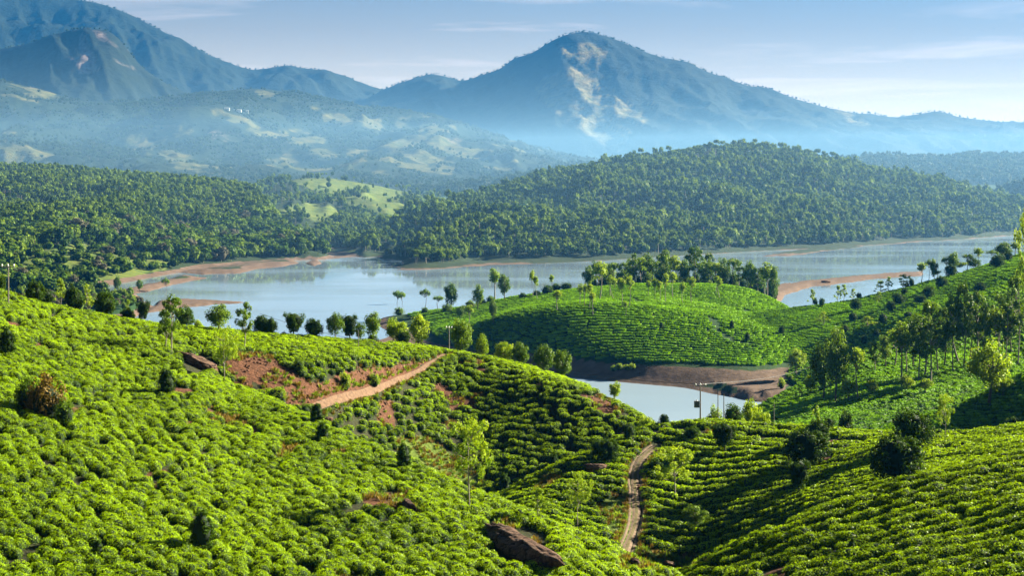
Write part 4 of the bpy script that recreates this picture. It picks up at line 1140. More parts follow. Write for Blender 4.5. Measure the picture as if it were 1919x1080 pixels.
def scatter(name, X, Y, z, rot, scl, pid, protos, label, group=None):
    """one object of stuff: a point per plant, a prototype on each by geometry nodes"""
    col = bpy.data.collections.new(name + '_prototypes')
    for i, me in enumerate(protos):
        o = bpy.data.objects.new('%s_%02d' % (name, i), me); col.objects.link(o)
    me = bpy.data.meshes.new(name)
    me.vertices.add(len(X)); me.vertices.foreach_set('co', np.stack([X, Y, z], 1).astype(np.float32).ravel())
    for nm, arr, ty, key in (('rot', rot, 'FLOAT_VECTOR', 'vector'), ('scl', scl, 'FLOAT_VECTOR', 'vector'), ('pid', pid, 'INT', 'value')):
        at = me.attributes.new(nm, ty, 'POINT')
        at.data.foreach_set(key, np.asarray(arr, np.int32 if ty == 'INT' else np.float32).ravel())
    o = obj(name, me)
    ng = bpy.data.node_groups.new(name, 'GeometryNodeTree')
    ng.interface.new_socket('Geometry', in_out='INPUT', socket_type='NodeSocketGeometry')
    ng.interface.new_socket('Geometry', in_out='OUTPUT', socket_type='NodeSocketGeometry')
    gi = ng.nodes.new('NodeGroupInput'); go = ng.nodes.new('NodeGroupOutput')
    ip = ng.nodes.new('GeometryNodeInstanceOnPoints')
    ci = ng.nodes.new('GeometryNodeCollectionInfo'); ci.inputs['Collection'].default_value = col
    ci.inputs['Separate Children'].default_value = True; ci.inputs['Reset Children'].default_value = True
    def attr(nm, ty):
        a = ng.nodes.new('GeometryNodeInputNamedAttribute'); a.data_type = ty; a.inputs['Name'].default_value = nm
        return a.outputs['Attribute']
    L = ng.links
    L.new(gi.outputs[0], ip.inputs['Points']); L.new(ci.outputs[0], ip.inputs['Instance'])
    ip.inputs['Pick Instance'].default_value = True
    L.new(attr('pid', 'INT'), ip.inputs['Instance Index'])
    er = ng.nodes.new('FunctionNodeEulerToRotation'); L.new(attr('rot', 'FLOAT_VECTOR'), er.inputs[0]); L.new(er.outputs[0], ip.inputs['Rotation'])
    L.new(attr('scl', 'FLOAT_VECTOR'), ip.inputs['Scale'])
    L.new(ip.outputs[0], go.inputs[0])
    md = o.modifiers.new('scatter', 'NODES'); md.node_group = ng
    tag(o, label, None, group, 'stuff')
    return o

def bushes(X, Y, z, ang, seed, rx, ry, hz):
    rr = np.random.default_rng(seed)
    n = len(X)
    rot = np.stack([rr.normal(0, 0.08, n), rr.normal(0, 0.08, n), ang + rr.normal(0, 0.3, n) + rr.integers(0, 2, n) * math.pi], 1)
    k = rr.uniform(0.72, 1.22, n)
    scl = np.stack([rx * k * rr.uniform(0.9, 1.1, n), ry * k * rr.uniform(0.9, 1.1, n), hz * rr.uniform(0.8, 1.2, n)], 1)
    return rot, scl

def clear_paths(X, Y, widths):
    m = np.ones(len(X), bool)
    for k, wd in widths.items(): m &= path_dist(X, Y, k) > wd
    return m

ROCKS = [('ridge', 370, 690, 74, 44), ('big', 978, 1032, 150, 100), ('small', 765, 957, 24, 22), ('flat', 1113, 884, 40, 22), ('gully_a', 1188, 1064, 22, 20), ('gully_b', 1253, 1062, 24, 18), ('scar', 140, 860, 60, 34)]
def off_rocks(X, Y, x, y):
    m = np.ones(len(X), bool)
    for _, rx_, ry_, rw, rh in ROCKS:
        if _ in ('scar',): continue
        m &= ((x - rx_) / (rw * 0.40)) ** 2 + ((y - ry_) / (rh * 0.42)) ** 2 > 1
    return m

sets = []
def add_set(hills, p1, p2, sp, al, Y0, Y1, seed, rx, ry, hz, wob, gap, title, zone=None, wl=28.0):
    X, Y, z, x, y, ang = rows_of(hills, p1, p2, sp, al, Y0, Y1, seed, wob, zone, wl, 0.27 if 'knoll' not in title and 'bank' not in title else 0.05)
    m = thin(X, Y, x, y) & clear_paths(X, Y, {'spur': 0.85, 'knoll': 1.45, 'crest': 1.0, 'knoll_left': 1.0}) & off_rocks(X, Y, x, y)
    rr = np.random.default_rng(seed + 1)
    m &= (rr.random(len(X)) > gap + (0.5 * np.clip((fbm(X / 4.5, Y / 6.5, 3, 61) - .60) * 5, 0, 1) if title == 'tea_slope' else 0))
    X, Y, z, x, y = X[m], Y[m], z[m], x[m], y[m]
    rot, scl = bushes(X, Y, z, ang, seed + 2, rx, ry, hz)
    sets.append(dict(X=X, Y=Y, z=z, x=x, y=y, rot=rot, scl=scl, title=title))
add_set(['tea_slope'], (300, 700), (640, 960), 1.36, 0.88, 95, 300, 11, 0.83, 0.72, 1.0, 1.5, 0.09, 'tea_slope')
add_set(['tea_spur'], (800, 700), (1000, 800), 1.6, 1.15, 230, 350, 12, 0.96, 0.84, 1.05, 1.3, 0.10, 'tea_spur')
add_set(['tea_knoll'], (1250, 905), (1560, 880), 2.15, 0.75, 160, 300, 13, 0.98, 0.80, 1.05, 1.0, 0.03, 'tea_knoll', wl=40.0)
add_set(['tea_bank'], (1500, 1060), (1800, 985), 2.2, 0.75, 110, 200, 14, 0.98, 0.82, 1.05, 0.9, 0.03, 'tea_bank', wl=40.0)

# the three hundred bushes that show largest are objects of their own; the rest of each hill is one mass
X = np.concatenate([s['X'] for s in sets]); Y = np.concatenate([s['Y'] for s in sets])
xx = np.concatenate([s['x'] for s in sets]); yy = np.concatenate([s['y'] for s in sets])
inview = (xx > 5) & (xx < 1914) & (yy > 300) & (yy < 1078)
order = np.argsort(np.where(inview, Y, 1e9))[:300]
single = np.zeros(len(X), bool); single[order] = True
WHERE = {'tea_slope': ('rounded tea bush, near left slope', 'tea bushes of the near left slope'),
         'tea_bank': ('clipped tea bush, bottom right slope', 'tea bushes of the bottom right rows'),
         'tea_spur': ('tea bush on the spur', 'tea bushes of the spur'), 'tea_knoll': ('tea bush on the knoll', 'tea bushes of the knoll')}
MASS = {'tea_slope': 'tea bushes covering the near left hillside in sloping rows', 'tea_spur': 'rounded tea bushes on the spur above and below the dirt track',
        'tea_knoll': 'clipped tea rows curving over the knoll around the track', 'tea_bank': 'clipped tea rows on the nearest slope at bottom right'}
NEARBUSH = []
i0 = 0
for s in sets:
    n = len(s['X']); sg = single[i0:i0 + n]; i0 += n
    rr = np.random.default_rng(5)
    pid = rr.integers(0, 6, n)
    for i in np.where(sg)[0]:
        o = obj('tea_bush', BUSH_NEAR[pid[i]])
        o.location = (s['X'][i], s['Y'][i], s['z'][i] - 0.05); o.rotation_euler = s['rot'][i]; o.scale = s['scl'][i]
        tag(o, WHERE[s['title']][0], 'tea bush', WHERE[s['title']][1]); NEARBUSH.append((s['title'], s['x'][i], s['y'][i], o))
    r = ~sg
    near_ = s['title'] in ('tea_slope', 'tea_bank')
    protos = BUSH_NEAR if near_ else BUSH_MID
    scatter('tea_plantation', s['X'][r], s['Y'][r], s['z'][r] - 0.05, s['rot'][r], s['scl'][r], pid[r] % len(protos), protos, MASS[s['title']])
    print('TEA', s['title'], n, sg.sum())

def add_far(hills, p1, p2, sp, al, Y0, Y1, seed, rx, ry, hz, wob, label, zone, paths, wl=70.0, zmin=3.2):
    X, Y, z, x, y, ang = rows_of(hills, p1, p2, sp, al, Y0, Y1, seed, wob, zone, wl)
    m = thin(X, Y, x, y, grass=2) & clear_paths(X, Y, paths) & (z > np.where(Y < 850, zmin, 3.2))
    X, Y, z = X[m], Y[m], z[m]
    rr = np.random.default_rng(seed + 3); n = len(X)
    rot = np.stack([rr.normal(0, 0.05, n), rr.normal(0, 0.05, n), ang + rr.normal(0, 0.08, n)], 1)
    k = rr.uniform(0.85, 1.15, n)
    scl = np.stack([rx * k, ry * k, hz * rr.uniform(0.8, 1.2, n)], 1)
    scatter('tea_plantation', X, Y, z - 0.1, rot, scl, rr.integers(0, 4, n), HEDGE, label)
    print('FAR', label, n)
add_far(['peninsula'], (1000, 640), (1300, 628), 3.1, 2.9, 640, 1230, 21, 1.7, 1.9, 1.5, 1.6, 'clipped tea rows covering the peninsula in the lake', ZONE['q'], {'shore': 2.6, 'shore2': 2.0}, zmin=7.0)
add_far(['valley_slope'], (1500, 640), (1700, 590), 3.2, 2.8, 640, 1120, 22, 1.7, 1.8, 1.5, 1.2, 'clipped tea rows on the right slope above the lake', (640, 1050), {'shore2': 2.0})
add_far(['middle_slope'], (1520, 730), (1690, 650), 2.8, 2.2, 395, 740, 23, 1.35, 1.5, 1.3, 1.0, 'tea rows on the right slope under the tall silver oaks', (430, 720), {})
add_far(['lower_slope'], (1760, 800), (1900, 725), 2.4, 1.8, 320, 430, 24, 1.15, 1.4, 1.1, 0.8, 'tea rows on the shaded slope at the right edge', (330, 430), {})

# ------------------------------------------------------------------ forests
def forest_mesh(kind, seed, leaf, per=1.0):
    """a whole tree of a far wood: bare stem and a rough crown"""
    R = np.random.default_rng(seed)
    P = Parts()
    if kind == 'gum':
        n = 9; cl = np.stack([R.normal(0, .10, n), R.normal(0, .10, n), R.uniform(.62, .97, n), R.uniform(.09, .15, n)], 1)
        pts = 26; size = .13; th = .75; w_ = 1
    elif kind == 'tuft':
        n = 8; a = R.uniform(0, 6.283, n); rr = .2 * np.sqrt(R.random(n))
        cl = np.stack([rr * np.cos(a), rr * np.sin(a), .86 + R.normal(0, .04, n), R.uniform(.08, .13, n)], 1)
        pts = 26; size = .12; th = .85; w_ = 1
    else:
        n = 16; d = unit(R.normal(size=(n, 3))); d[:, 2] = abs(d[:, 2]) - .25
        cl = np.hstack([np.array([0, 0, .5]) + d * np.array([.36, .36, .38]), R.uniform(.15, .23, (n, 1))])
        pts = 24; size = .17; th = .5; w_ = 1
    clump_leaves(P, cl, int(pts * per), size, R, 0.4, 0, True, 0.7)
    if kind == 'crown':
        V, Q = ball(8, 5); P.add(V * np.array([.34, .34, .34]) + np.array([0, 0, .46]), Q, 0.05, 0)
    V, Q = tube(np.array([[0, 0, -.05], [0, 0, th]]), [.016, .006], 4); P.add(V, Q, 0.5, 1)
    return P.mesh('forest_tree', [M[leaf], M['pale_bark']])
FT = [forest_mesh('gum', 1, 'gum'), forest_mesh('gum', 2, 'gum'), forest_mesh('gum', 3, 'gum'), forest_mesh('tuft', 4, 'gum'), forest_mesh('tuft', 5, 'gum'),
      forest_mesh('crown', 6, 'gum'), forest_mesh('crown', 7, 'gum'), forest_mesh('crown', 8, 'dark'), forest_mesh('crown', 9, 'mid_leaf'), forest_mesh('crown', 10, 'grey')]
FAR = [forest_mesh('crown', 21, 'far_leaf', .5), forest_mesh('crown', 22, 'far_leaf', .5), forest_mesh('gum', 23, 'far_leaf', .6), forest_mesh('tuft', 24, 'far_leaf', .6)]

def grid_points(ids, sp, Y0, Y1, seed, tall):
    rr = np.random.default_rng(seed)
    ys = np.arange(Y0, Y1, sp)
    xs = np.arange(-Y1 * 1400 / F, Y1 * 1400 / F, sp)
    X, Y = np.meshgrid(xs, ys)
    X = (X + rr.uniform(-.48, .48, X.shape) * sp).ravel(); Y = (Y + rr.uniform(-.48, .48, Y.shape) * sp).ravel()
    x = CX + F * X / Y
    m = (x > -60) & (x < 1980); X, Y, x = X[m], Y[m], x[m]
    m = np.isin(near(ID, x, Y), [HID[i] for i in ids]); X, Y, x = X[m], Y[m], x[m]
    z = bil(Z, x, Y); y = YH + (H - z) * F / Y
    m = (y - tall * F / Y) <= near(PREV, x, Y) + 2
    return X[m], Y[m], z[m], x[m], y[m]

def finish_forest(name, X, Y, z, h, wd, pid, protos, label, group=None):
    rr = np.random.default_rng(len(X))
    n = len(X)
    rot = np.stack([rr.normal(0, .04, n), rr.normal(0, .04, n), rr.uniform(0, 6.28, n)], 1)
    scl = np.stack([wd, wd, h], 1)
    return scatter(name, X, Y, z - 0.3, rot, scl, pid, protos, label, group)

wood = []
def wood_set(ids, sp, Y0, Y1, seed, fn, label, what):
    X, Y, z, x, y = grid_points(ids, sp, Y0, Y1, seed, 16)
    rr = np.random.default_rng(seed)
    keep, h, wd, pid = fn(X, Y, z, x, y, rr)
    keep &= z > 2.6
    wood.append([v[keep] for v in (X, Y, z, x, y, h, wd, pid)] + [label, what])

def f_hill(X, Y, z, x, y, rr):
    n = len(X); q = fbm(X / 90, Y / 130, 3, 301)
    h = rr.uniform(7, 13, n) + 6 * (rr.random(n) < .10); wd = h * rr.uniform(.7, 1.2, n)
    r = rr.random(n)
    pid = np.where(r < .34, rr.integers(0, 3, n), np.where(r < .5, rr.integers(3, 5, n), np.where(r < .84, rr.integers(5, 7, n), np.where(r < .93, 7, 8))))
    h = np.where(z < 14, h * .9, h)
    top = z > 88
    pid = np.where(top & (rr.random(n) < .6), rr.integers(3, 5, n), pid)
    return (rr.random(n) < .93) & ~((q > .72) & (rr.random(n) < .5)), h, np.where(pid < 5, wd * .95, wd * .72), pid
wood_set(['forest_hill'], 7.0, 1540, 2760, 401, f_hill, 'dense forest of eucalyptus covering the large hill behind the lake', 'tree of the large forested hill')
def f_wood(X, Y, z, x, y, rr):
    n = len(X); q = fbm(X / 70, Y / 110, 3, 302)
    up = (z > 34) | ((x > 245) & (x < 420) & (z > 22))
    h = np.where(up, rr.uniform(9, 15, n), rr.uniform(7, 15, n))
    pid = np.where(up, np.where(rr.random(n) < .8, rr.integers(0, 5, n), 6), np.where(rr.random(n) < .06, 9, np.where(rr.random(n) < .25, 7, rr.integers(5, 9, n))))
    wd = np.where(pid < 5, h * .85, h * rr.uniform(.75, 1.15, n))
    low = near(LOWM, x, Y) > .3
    h = np.where(low, h * .55, h); wd = np.where(low, wd * .7, wd)
    keep = np.where(low, rr.random(n) < .42, rr.random(n) < .95)
    return keep, h, wd, pid
wood_set(['wooded_slope'], 7.4, 1240, 2330, 402, f_wood, 'mixed forest covering the slope on the left shore of the lake', 'tree of the left shore forest')
def f_grass(X, Y, z, x, y, rr):
    n = len(X); g = near(cover[..., 1], x, Y)
    h = rr.uniform(8, 15, n); pid = np.where(rr.random(n) < .6, rr.integers(0, 5, n), rr.integers(5, 9, n))
    low = z < 34
    keep = np.where(g > .18, rr.random(n) < .05, np.where(low, rr.random(n) < .95, rr.random(n) < .5))
    h = np.where((g > .3), h * .8, h)
    return keep, h, np.where(pid < 5, h * .75, h * .8), pid
wood_set(['grassy_hill'], 8.6, 1640, 2870, 403, f_grass, 'scattered eucalyptus on the grassy hill beyond the lake', 'tree on the grassy hill')

# low scrub on the near left shore, behind the ridge trees
X, Y, z, x, y = grid_points(['lake_bed'], 6.5, 960, 1400, 404, 6)
rr = np.random.default_rng(9)
m = in_poly(x, y + 0 * x, [(-60, 640), (0, 610), (150, 603), (215, 592), (262, 570), (245, 556), (180, 547), (0, 540), (-60, 540)]) & (rr.random(len(x)) < .7) & (z > 1.5)
wood.append([v[m] for v in (X, Y, z, x, y, rr.uniform(3, 8, len(x)), rr.uniform(4, 8, len(x)), rr.integers(5, 10, len(x)))] + ['low scrub on the near left shore of the lake', 'scrub tree on the left shore'])

allpx = np.concatenate([wd_[5] * F / wd_[1] for wd_ in wood]); ally = np.concatenate([wd_[1] for wd_ in wood])
allx = np.concatenate([wd_[3] for wd_ in wood])
vis_ = np.concatenate([(wd_[4] - .5 * wd_[5] * F / wd_[1]) <= near(PREV, wd_[3], wd_[1]) for wd_ in wood])
pick = np.zeros(len(allpx), bool)
pick[np.argsort(-np.where(vis_ & (allx > 0) & (allx < 1919), allpx, 0))[:295]] = True
i0 = 0
BANDS = ['lowest', 'second lowest', 'third lowest', 'fourth lowest', 'fifth lowest', 'sixth lowest', 'seventh lowest', 'eighth lowest', 'ninth lowest', 'tenth lowest']
def ordinal_labels(items, text, per=28):
    """items: (x, y, object); label each by the band it lies in, counted from below, and by its order from the left"""
    items = sorted(items, key=lambda t: -t[1])
    for b in range(0, len(items), per):
        for i, t in enumerate(sorted(items[b:b + per], key=lambda t: t[0])):
            t[2]['label'] = text.format(nth(i), BANDS[min(b // per, 9)])
for ti in WHERE:
    ordinal_labels([b[1:] for b in NEARBUSH if b[0] == ti], WHERE[ti][0] + ', {} in the {} band')
for w_ in wood:
    X, Y, z, x, y, h, wd, pid, label, what = w_
    n = len(X); sg = pick[i0:i0 + n]; i0 += n
    rr = np.random.default_rng(3)
    items = []
    for i in np.where(sg)[0]:
        o = obj('forest_tree', FT[int(pid[i])])
        o.location = (X[i], Y[i], z[i] - .3); o.rotation_euler = (0, 0, rr.uniform(0, 6.28)); o.scale = (wd[i], wd[i], h[i])
        tag(o, what, 'tree', what.replace('tree', 'trees', 1)); items.append((x[i], y[i], o))
    ordinal_labels(items, what + ', {} in the {} band')
    finish_forest('forest', X[~sg], Y[~sg], z[~sg], h[~sg], wd[~sg], pid[~sg], FT, label)
    print('WOOD', label, n, sg.sum())

def far_set(ids, sp, Y0, Y1, seed, hmin, hmax, dens, label):
    X, Y, z, x, y = grid_points(ids, sp, Y0, Y1, seed, 20)
    rr = np.random.default_rng(seed); n = len(X)
    c, r = fidx(x, Y); c = np.rint(c).astype(int); r = np.rint(r).astype(int)
    d = dens(X, Y, z, x, y, cover[r, c, 1], cover[r, c, 2], TT[r, c])
    k = rr.random(n) < d
    h = rr.uniform(hmin, hmax, n); pid = rr.integers(0, 4, n)
    finish_forest('forest', X[k], Y[k], z[k], h[k], h[k] * rr.uniform(.8, 1.2, n)[k], pid[k], FAR, label)
    print('FARWOOD', label, k.sum())
far_set(['far_wood', 'near_ridge', 'misty_ridge'], 13, 2900, 4400, 411, 11, 22, lambda X, Y, z, x, y, g, b, t: np.full(len(X), .8), 'hazy forest on the low ridges beyond the lake hills')
far_set(['foothills'], 12.5, 3300, 6900, 412, 6, 11, lambda X, Y, z, x, y, g, b, t: np.where((g > .3) | (b > .3), .025, np.clip((fbm(X / 120, Y / 200, 4, 97) - .36) * 3.4, .04, .9)), 'forest patches on the hazy foothills')
far_set(['rock_peak', 'left_mountain', 'central_peak'], 26, 7000, 11100, 413, 7, 13, lambda X, Y, z, x, y, g, b, t: np.where((g > .3) | (b > .3), 0, np.where(t > .94, .75, 0)), 'trees along the crests of the distant mountains')

# ------------------------------------------------------------------ tracks
def track(name, key, width, ruts, label_mats, lift=0.07):
    p = PATHW[key][:, :2]
    s = np.concatenate([[0], np.cumsum(np.linalg.norm(np.diff(p, axis=0), axis=1))])
    t = np.arange(0, s[-1], 0.5)
    q = np.stack([np.interp(t, s, p[:, 0]), np.interp(t, s, p[:, 1])], 1)
    for _ in range(6): q[1:-1] = (q[:-2] + 2 * q[1:-1] + q[2:]) / 4
    d = unit(np.gradient(q, axis=0)); nn = np.stack([-d[:, 1], d[:, 0]], 1)
    across = np.linspace(-1, 1, 13)
    wv = width / 2 * (0.85 + 0.4 * fbm(t / 3, t * 0 + 4, 2, 8))
    V = q[:, None] + nn[:, None] * (across[None, :, None] * wv[:, None, None])
    z = ground(V[..., 0].ravel(), V[..., 1].ravel()).reshape(V.shape[:2])
    z = z + lift - 0.08 * np.clip(abs(across) - .7, 0, 1)[None] * 4 + 0.05 * (fbm(V[..., 0] * 2, V[..., 1] * 2, 2, 6) - .5)
    if ruts: z = z - 0.09 * np.exp(-((abs(across) - .5) / .16) ** 2)[None]
    V = np.dstack([V, z]).reshape(-1, 3)
    k = len(across)
    Q, mi = [], []
    for i in range(len(t) - 1):
        for j in range(k - 1):
            Q.append((i * k + j, i * k + j + 1, (i + 1) * k + j + 1, (i + 1) * k + j))
            c = abs((across[j] + across[j + 1]) / 2)
            mi.append(1 if ruts and (c < .22 or c > .85) else 0)
    o = obj(name, mesh_q(name, V, np.array(Q), label_mats, mi))
    tag(o, kind='structure')
M['track_grass'] = noise_mat('track_verge', (0.05, 0.055, 0.015), (0.15, 0.11, 0.05), 2.0, 0.5, 0.95, 8)
M['track_dim'] = noise_mat('track_earth', (0.11, 0.075, 0.05), (0.22, 0.155, 0.105), 1.4, 0.6, 0.95, 8)
track('dirt_track', 'spur', 0.75, False, [M['path'], M['track_grass']])
track('rutted_track', 'knoll', 2.0, True, [M['track_dim'], M['track_grass']])
track('foot_path', 'knoll_left', 0.9, False, [M['path'], M['track_grass']])

# ------------------------------------------------------------------ wild grass on the open patches
def tuft(seed, mat, n=22):
    R = np.random.default_rng(seed); P = Parts()
    a = R.uniform(0, 6.283, n); r = R.uniform(0, .22, n); l_ = R.uniform(.5, 1, n); lean = R.uniform(.1, .5, n)
    b = np.stack([r * np.cos(a), r * np.sin(a), np.zeros(n)], 1)
    tip = b + np.stack([np.cos(a) * lean, np.sin(a) * lean, l_], 1)
    side = np.stack([-np.sin(a), np.cos(a), np.zeros(n)], 1) * .05
    mid = (b + tip) / 2 + np.array([0, 0, .08])
    V = np.stack([b, mid + side, tip, mid - side], 1).reshape(-1, 3)
    P.add(V, np.arange(4 * n).reshape(n, 4), np.repeat(R.uniform(.1, .9, n), 4))
    return P.mesh('grass_tuft', [M[mat]])
TUFT = [tuft(1, 'dry'), tuft(2, 'light'), tuft(3, 'mid_leaf'), tuft(4, 'dry')]
rr = np.random.default_rng(55)
n = 60000
Yr = rr.uniform(120, 330, n); xr = rr.uniform(380, 1340, n); Xr = Yr * (xr - CX) / F
c0, c1 = near(cover[..., 0], xr, Yr), near(cover[..., 1], xr, Yr)
nz = fbm(Xr / 3, Yr / 3, 3, 14)
m = ((c1 > .45) & (nz > .35)) | ((c0 > .35) & (nz > .50) & (rr.random(n) < .8))
m &= clear_paths(Xr, Yr, {'spur': 1.4, 'knoll': 1.5, 'knoll_left': .6})
Xr, Yr = Xr[m], Yr[m]
for k_, w0 in (('spur', .5), ('knoll', 1.05), ('knoll_left', .45)):          # weeds along the edges of the tracks
    pw = PATHW[k_]; q_ = rr.random(420); j_ = np.minimum((q_ * (len(pw) - 1)).astype(int), len(pw) - 2); f_ = q_ * (len(pw) - 1) - j_
    c_ = pw[j_] * (1 - f_)[:, None] + pw[j_ + 1] * f_[:, None]; d_ = unit((pw[j_ + 1] - pw[j_])[:, :2])
    o_ = rr.choice([-1, 1], 420) * (w0 + abs(rr.normal(0, .35, 420)))
    Xr = np.concatenate([Xr, c_[:, 0] - d_[:, 1] * o_]); Yr = np.concatenate([Yr, c_[:, 1] + d_[:, 0] * o_])
n = len(Xr)
scatter('wild_grass', Xr, Yr, ground(Xr, Yr) - .03, np.stack([np.zeros(n), np.zeros(n), rr.uniform(0, 6.28, n)], 1), np.repeat(rr.uniform(.35, .8, (n, 1)), 3, 1), rr.integers(0, 4, n), TUFT, 'dry and green grass tufts on the bare banks and in the gully')
print('GRASS', n)

def clod(seed):
    R = np.random.default_rng(seed); V, Q = ball(7, 5)
    return mesh_q('clod', V * R.uniform(.6, 1.1, (len(V), 1)) * np.array([.5, .4, .35]), Q, [M['clod']], smooth=False)
M['clod'] = noise_mat('red_earth_clod', (0.05, 0.022, 0.012), (0.20, 0.10, 0.055), 3.0, 0.6, 0.95)
CLOD = [clod(i) for i in range(4)]
n = 30000
Yr = rr.uniform(180, 330, n); xr = rr.uniform(400, 1200, n); Xr = Yr * (xr - CX) / F
m = (near(cover[..., 0], xr, Yr) > .35) & (fbm(Xr / 2, Yr / 2, 3, 15) > .48) & clear_paths(Xr, Yr, {'spur': .7})
Xr, Yr = Xr[m], Yr[m]; n = len(Xr)
scatter('earth_rubble', Xr, Yr, ground(Xr, Yr), rr.uniform(0, 6.28, (n, 3)), np.repeat(rr.uniform(.15, .8, (n, 1)) ** 1.5, 3, 1) * np.array([1, 1, .8]), rr.integers(0, 4, n), CLOD, 'red earth clods and stones on the bare cutting')
print('CLODS', n)

# ------------------------------------------------------------------ rocks
def boulder(name, p0, p1, width, height, seed, label, sink=0.35, group=None, mat='rock'):
    R = np.random.default_rng(seed)
    V, Q = ball(64, 40)
    n1 = fbm(V[:, 0] * 1.6 + seed, V[:, 1] * 1.6 + V[:, 2] * 1.3, 4, seed); n2 = fbm(V[:, 0] * 4 + seed, V[:, 1] * 4 + V[:, 2] * 4, 3, seed + 7, True)
    st = fbm(V[:, 1] * 5 + seed, V[:, 2] * 5 + V[:, 0] * .7, 4, seed + 3, True)
    V[:, :2] += 0.25 * (fbm(V[:, 2] * 2 + seed, V[:, 0] * 2, 2, seed + 5)[:, None] - .5)
    V = V * (0.56 + 0.74 * n1 + 0.16 * (n2 - .6) + 0.14 * (st - .6))[:, None]
    V[:, 2] = np.where(V[:, 2] > .62, .62 + (V[:, 2] - .62) * .4, V[:, 2])
    L = np.linalg.norm(p1[:2] - p0[:2])
    e = obj(name, mesh_q(name, V, Q, [M[mat]]))
    c = (p0 + p1) / 2
    e.location = (c[0], c[1], c[2] + height * (0.5 - sink))
    e.scale = (L / 2 * 1.1, width / 2, height / 2)
    e.rotation_euler = (0, -math.atan2(p1[2] - p0[2], L), math.atan2(p1[1] - p0[1], p1[0] - p0[0]))
    return tag(e, label, 'rock', group)
boulder('boulder', hit(338, 672, *ZONE['n']), hit(404, 706, *ZONE['n']), 3.0, 2.4, 4, 'long brown boulder lying on the ridge above the red earth cutting')
boulder('boulder', hit(918, 1008, *ZONE['n']), hit(1036, 1085, 120, 200), 3.0, 2.9, 9, 'largest brown rock, a big slab at the bottom of the near slope', 0.30)
boulder('rock', hit(756, 950, *ZONE['n']), hit(776, 966, *ZONE['n']), 0.9, 1.3, 12, 'small grey brown rock among tea bushes of the near slope', 0.2)
boulder('rock', hit(1094, 886, *ZONE['n']), hit(1134, 886, *ZONE['n']), 1.8, 1.6, 15, 'flat grey rock under the dark tree by the track', 0.2)
boulder('rock', hit(1178, 1064, 120, 230), hit(1198, 1068, 120, 230), 0.9, 1.2, 18, 'brown rock in the gully, left of two', 0.2)
boulder('rock', hit(1243, 1062, 120, 230), hit(1266, 1066, 120, 230), 1.0, 1.0, 21, 'brown rock in the gully, right of two', 0.2)
boulder('rock', hit(1478, 526, *ZONE['f']), hit(1488, 526, *ZONE['f']), 3, 2.4, 24, 'dark rock on the sandbar, left of two', 0.2)
boulder('rock', hit(1541, 530, *ZONE['f']), hit(1556, 530, *ZONE['f']), 3, 2.4, 27, 'dark rock on the sandbar, right of two', 0.2)
boulder('rock', hit(612, 786, *ZONE['n']), hit(624, 790, *ZONE['n']), 0.7, 0.7, 30, 'small pale stone at the slope edge beside the pair of dark shrubs', 0.2)

# ------------------------------------------------------------------ poles and wires
def pole(name, x, y, h, zone, label, arms=1, width=1.7, transformer=False, mat='concrete', r=.10):
    if isinstance(zone, (int, float)):
        Y = float(zone); X = Y * (x - CX) / F; zb = float(ground(np.array([X]), np.array([Y]))[0]); hm_ = H - Y * (y - h - YH) / F - zb
    else:
        X, Y, zb = hit(x, y, *ZONE[zone]); hm_ = h * Y / F
    e = empty(name, (X, Y, zb))
    P = Parts(); V, Q = tube(np.array([[0, 0, -.5], [0, 0, hm_ * .5], [0, 0, hm_]]), [r * 1.25, r, r * .75], 8); P.add(V, Q); obj('post', P.mesh('post', [M[mat]]), e)
    for k in range(arms):
        za = hm_ - .25 - .9 * k
        P = Parts(); V, Q = box(-width / 2, width / 2, -r - .14, -r - .03, za - .06, za + .06); P.add(V, Q); obj('crossarm', P.mesh('crossarm', [M['metal']], False), e)
        for u in (-.45, 0, .45):
            P = Parts(); V, Q = tube(np.array([[0, 0, 0], [0, 0, .1], [0, 0, .2], [0, 0, .3]]), [.05, .11, .10, .04], 8)
            P.add(V + np.array([u * width, -r - .085, za + .06]), Q); obj('insulator', P.mesh('insulator', [M['ceramic']]), e)
    if transformer:
        zt = hm_ * .42
        P = Parts(); V, Q = box(-.85, -.15, -.35, .35, zt, zt + .9); P.add(V, Q)
        for q in range(5):
            V, Q = box(-.8 + .14 * q, -.76 + .14 * q, -.45, -.35, zt + .1, zt + .75); P.add(V, Q)
        t_ = obj('transformer', P.mesh('transformer', [M['metal']], False), e)
        P = Parts(); V, Q = tube(np.array([[-.5, 0, zt + .9], [-.5, 0, zt + 1.15]]), [.07, .04], 8); P.add(V, Q); obj('bushing', P.mesh('bushing', [M['ceramic']]), t_)
    tag(e, label, 'pole')
    return np.array([X, Y, zb + hm_])
pole('utility_pole', 16, 574, 78, 'n', 'tall grey utility pole with crossarm on the ridge at the left edge', 1)
t2 = pole('utility_pole', 842, 662, 50, 'n', 'thin pole at the end of the dirt track on the spur', 1, 1.0, r=.10)
pole('post', 672, 656, 38, 'n', 'thin pale post standing in tea on the spur', 0, r=.06)
t3 = pole('utility_pole', 1313, 796, 76, 'n', 'utility pole with white insulators and a transformer, before the inlet', 1, 1.5, True)
t4 = pole('utility_pole', 1527, 722, 36, 'p', 'utility pole on the far slope beside the light green tree', 1, 2.2)
pole('post', 1346, 796, 60, 276, 'bare thin post right of the transformer pole, left of two', 0, mat='bark', r=.07)
pole('post', 1357, 796, 58, 277, 'bare thin post right of the transformer pole, right of two', 0, mat='bark', r=.07)
pole('post', 1451, 798, 46, 279, 'thin pale post right of the yellow-green clump', 0, r=.06)

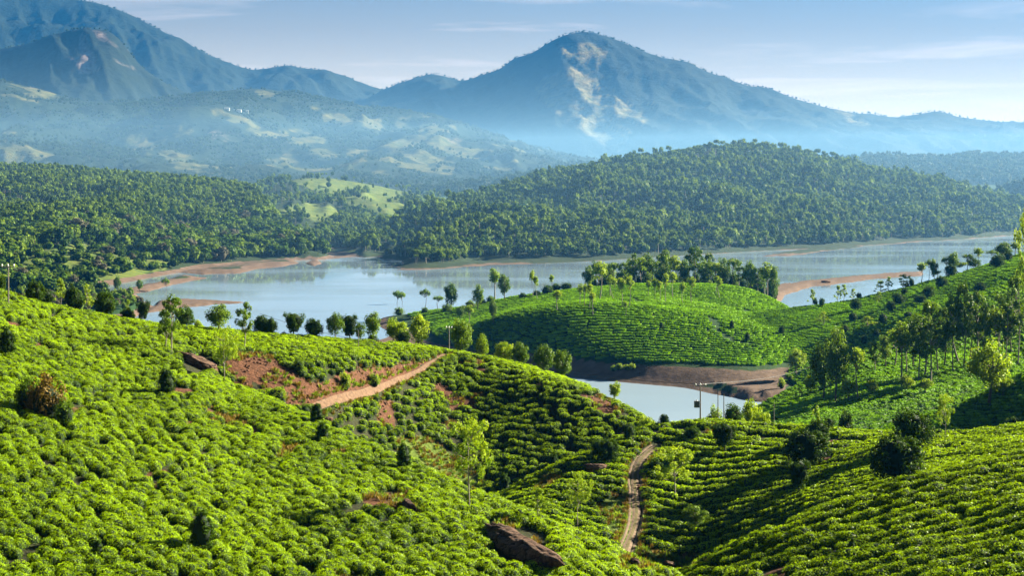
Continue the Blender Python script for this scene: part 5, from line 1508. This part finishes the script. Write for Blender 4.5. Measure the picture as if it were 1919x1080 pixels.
def line(p, q, sag, label, sep=.35, r=.012):
    e = empty('power_line', tuple(p))
    d = unit((q - p)[:2]); nn = np.array([-d[1], d[0], 0])
    for u in (-1, 0, 1):
        t = np.linspace(0, 1, 25)[:, None]
        pts = (q - p) * t + nn * u * sep - np.array([0, 0, 1]) * sag * 4 * t * (1 - t)
        P = Parts(); V, Q = tube(pts, np.full(25, r), 5); P.add(V, Q)
        obj('wire', P.mesh('wire', [M['wire']]), e)
    tag(e, label, 'power line')
Yl = 335.0
pl = np.array([Yl * (488 - CX) / F, Yl, H - Yl * (588 - YH) / F])
line(pl, t2 - np.array([0, 0, 3.4]), 1.6, 'thin wires crossing in front of the spur trees to the thin pole')
line(t2 - np.array([0, 0, 2.6]), t3, 1.5, 'power line from the thin pole on the spur to the transformer pole')
line(t3, t4, 1.0, 'power line rising from the transformer pole to the far slope', r=.012)

# ------------------------------------------------------------------ tiny white houses on the foothills
for i, (x, y, wpx, lab) in enumerate([(426, 205, 9, 'tiny white house on the hazy foothills, left of three'), (446, 208, 14, 'long white house on the hazy foothills, middle of three'), (462, 209, 9, 'tiny white house on the hazy foothills, right of three')]):
    p = hit(x, y, 3500, 6900)
    wd = wpx * p[1] / F; hh = 4.0
    e = empty('house', tuple(p))
    P = Parts(); V, Q = box(-wd / 2, wd / 2, -4, 4, -3, hh); P.add(V, Q); wl_ = obj('wall', P.mesh('wall', [M['plaster']], False), e)
    P = Parts(); V = np.array([(-wd / 2 - .5, -4.6, hh - .3), (wd / 2 + .5, -4.6, hh - .3), (wd / 2 + .5, 0, hh + 2.4), (-wd / 2 - .5, 0, hh + 2.4), (-wd / 2 - .5, 4.6, hh - .3), (wd / 2 + .5, 4.6, hh - .3)])
    P.add(V, np.array([(0, 1, 2, 3), (3, 2, 5, 4)])); obj('roof', P.mesh('roof', [M['roof']], False), e)
    for u in (-.3, 0, .3):
        P = Parts(); V, Q = box(u * wd - 1, u * wd + 1, -4.08, -4.0, 1.5, 3.6); P.add(V, Q); obj('window', P.mesh('window', [M['pane']], False), e)
    tag(e, lab, 'house')
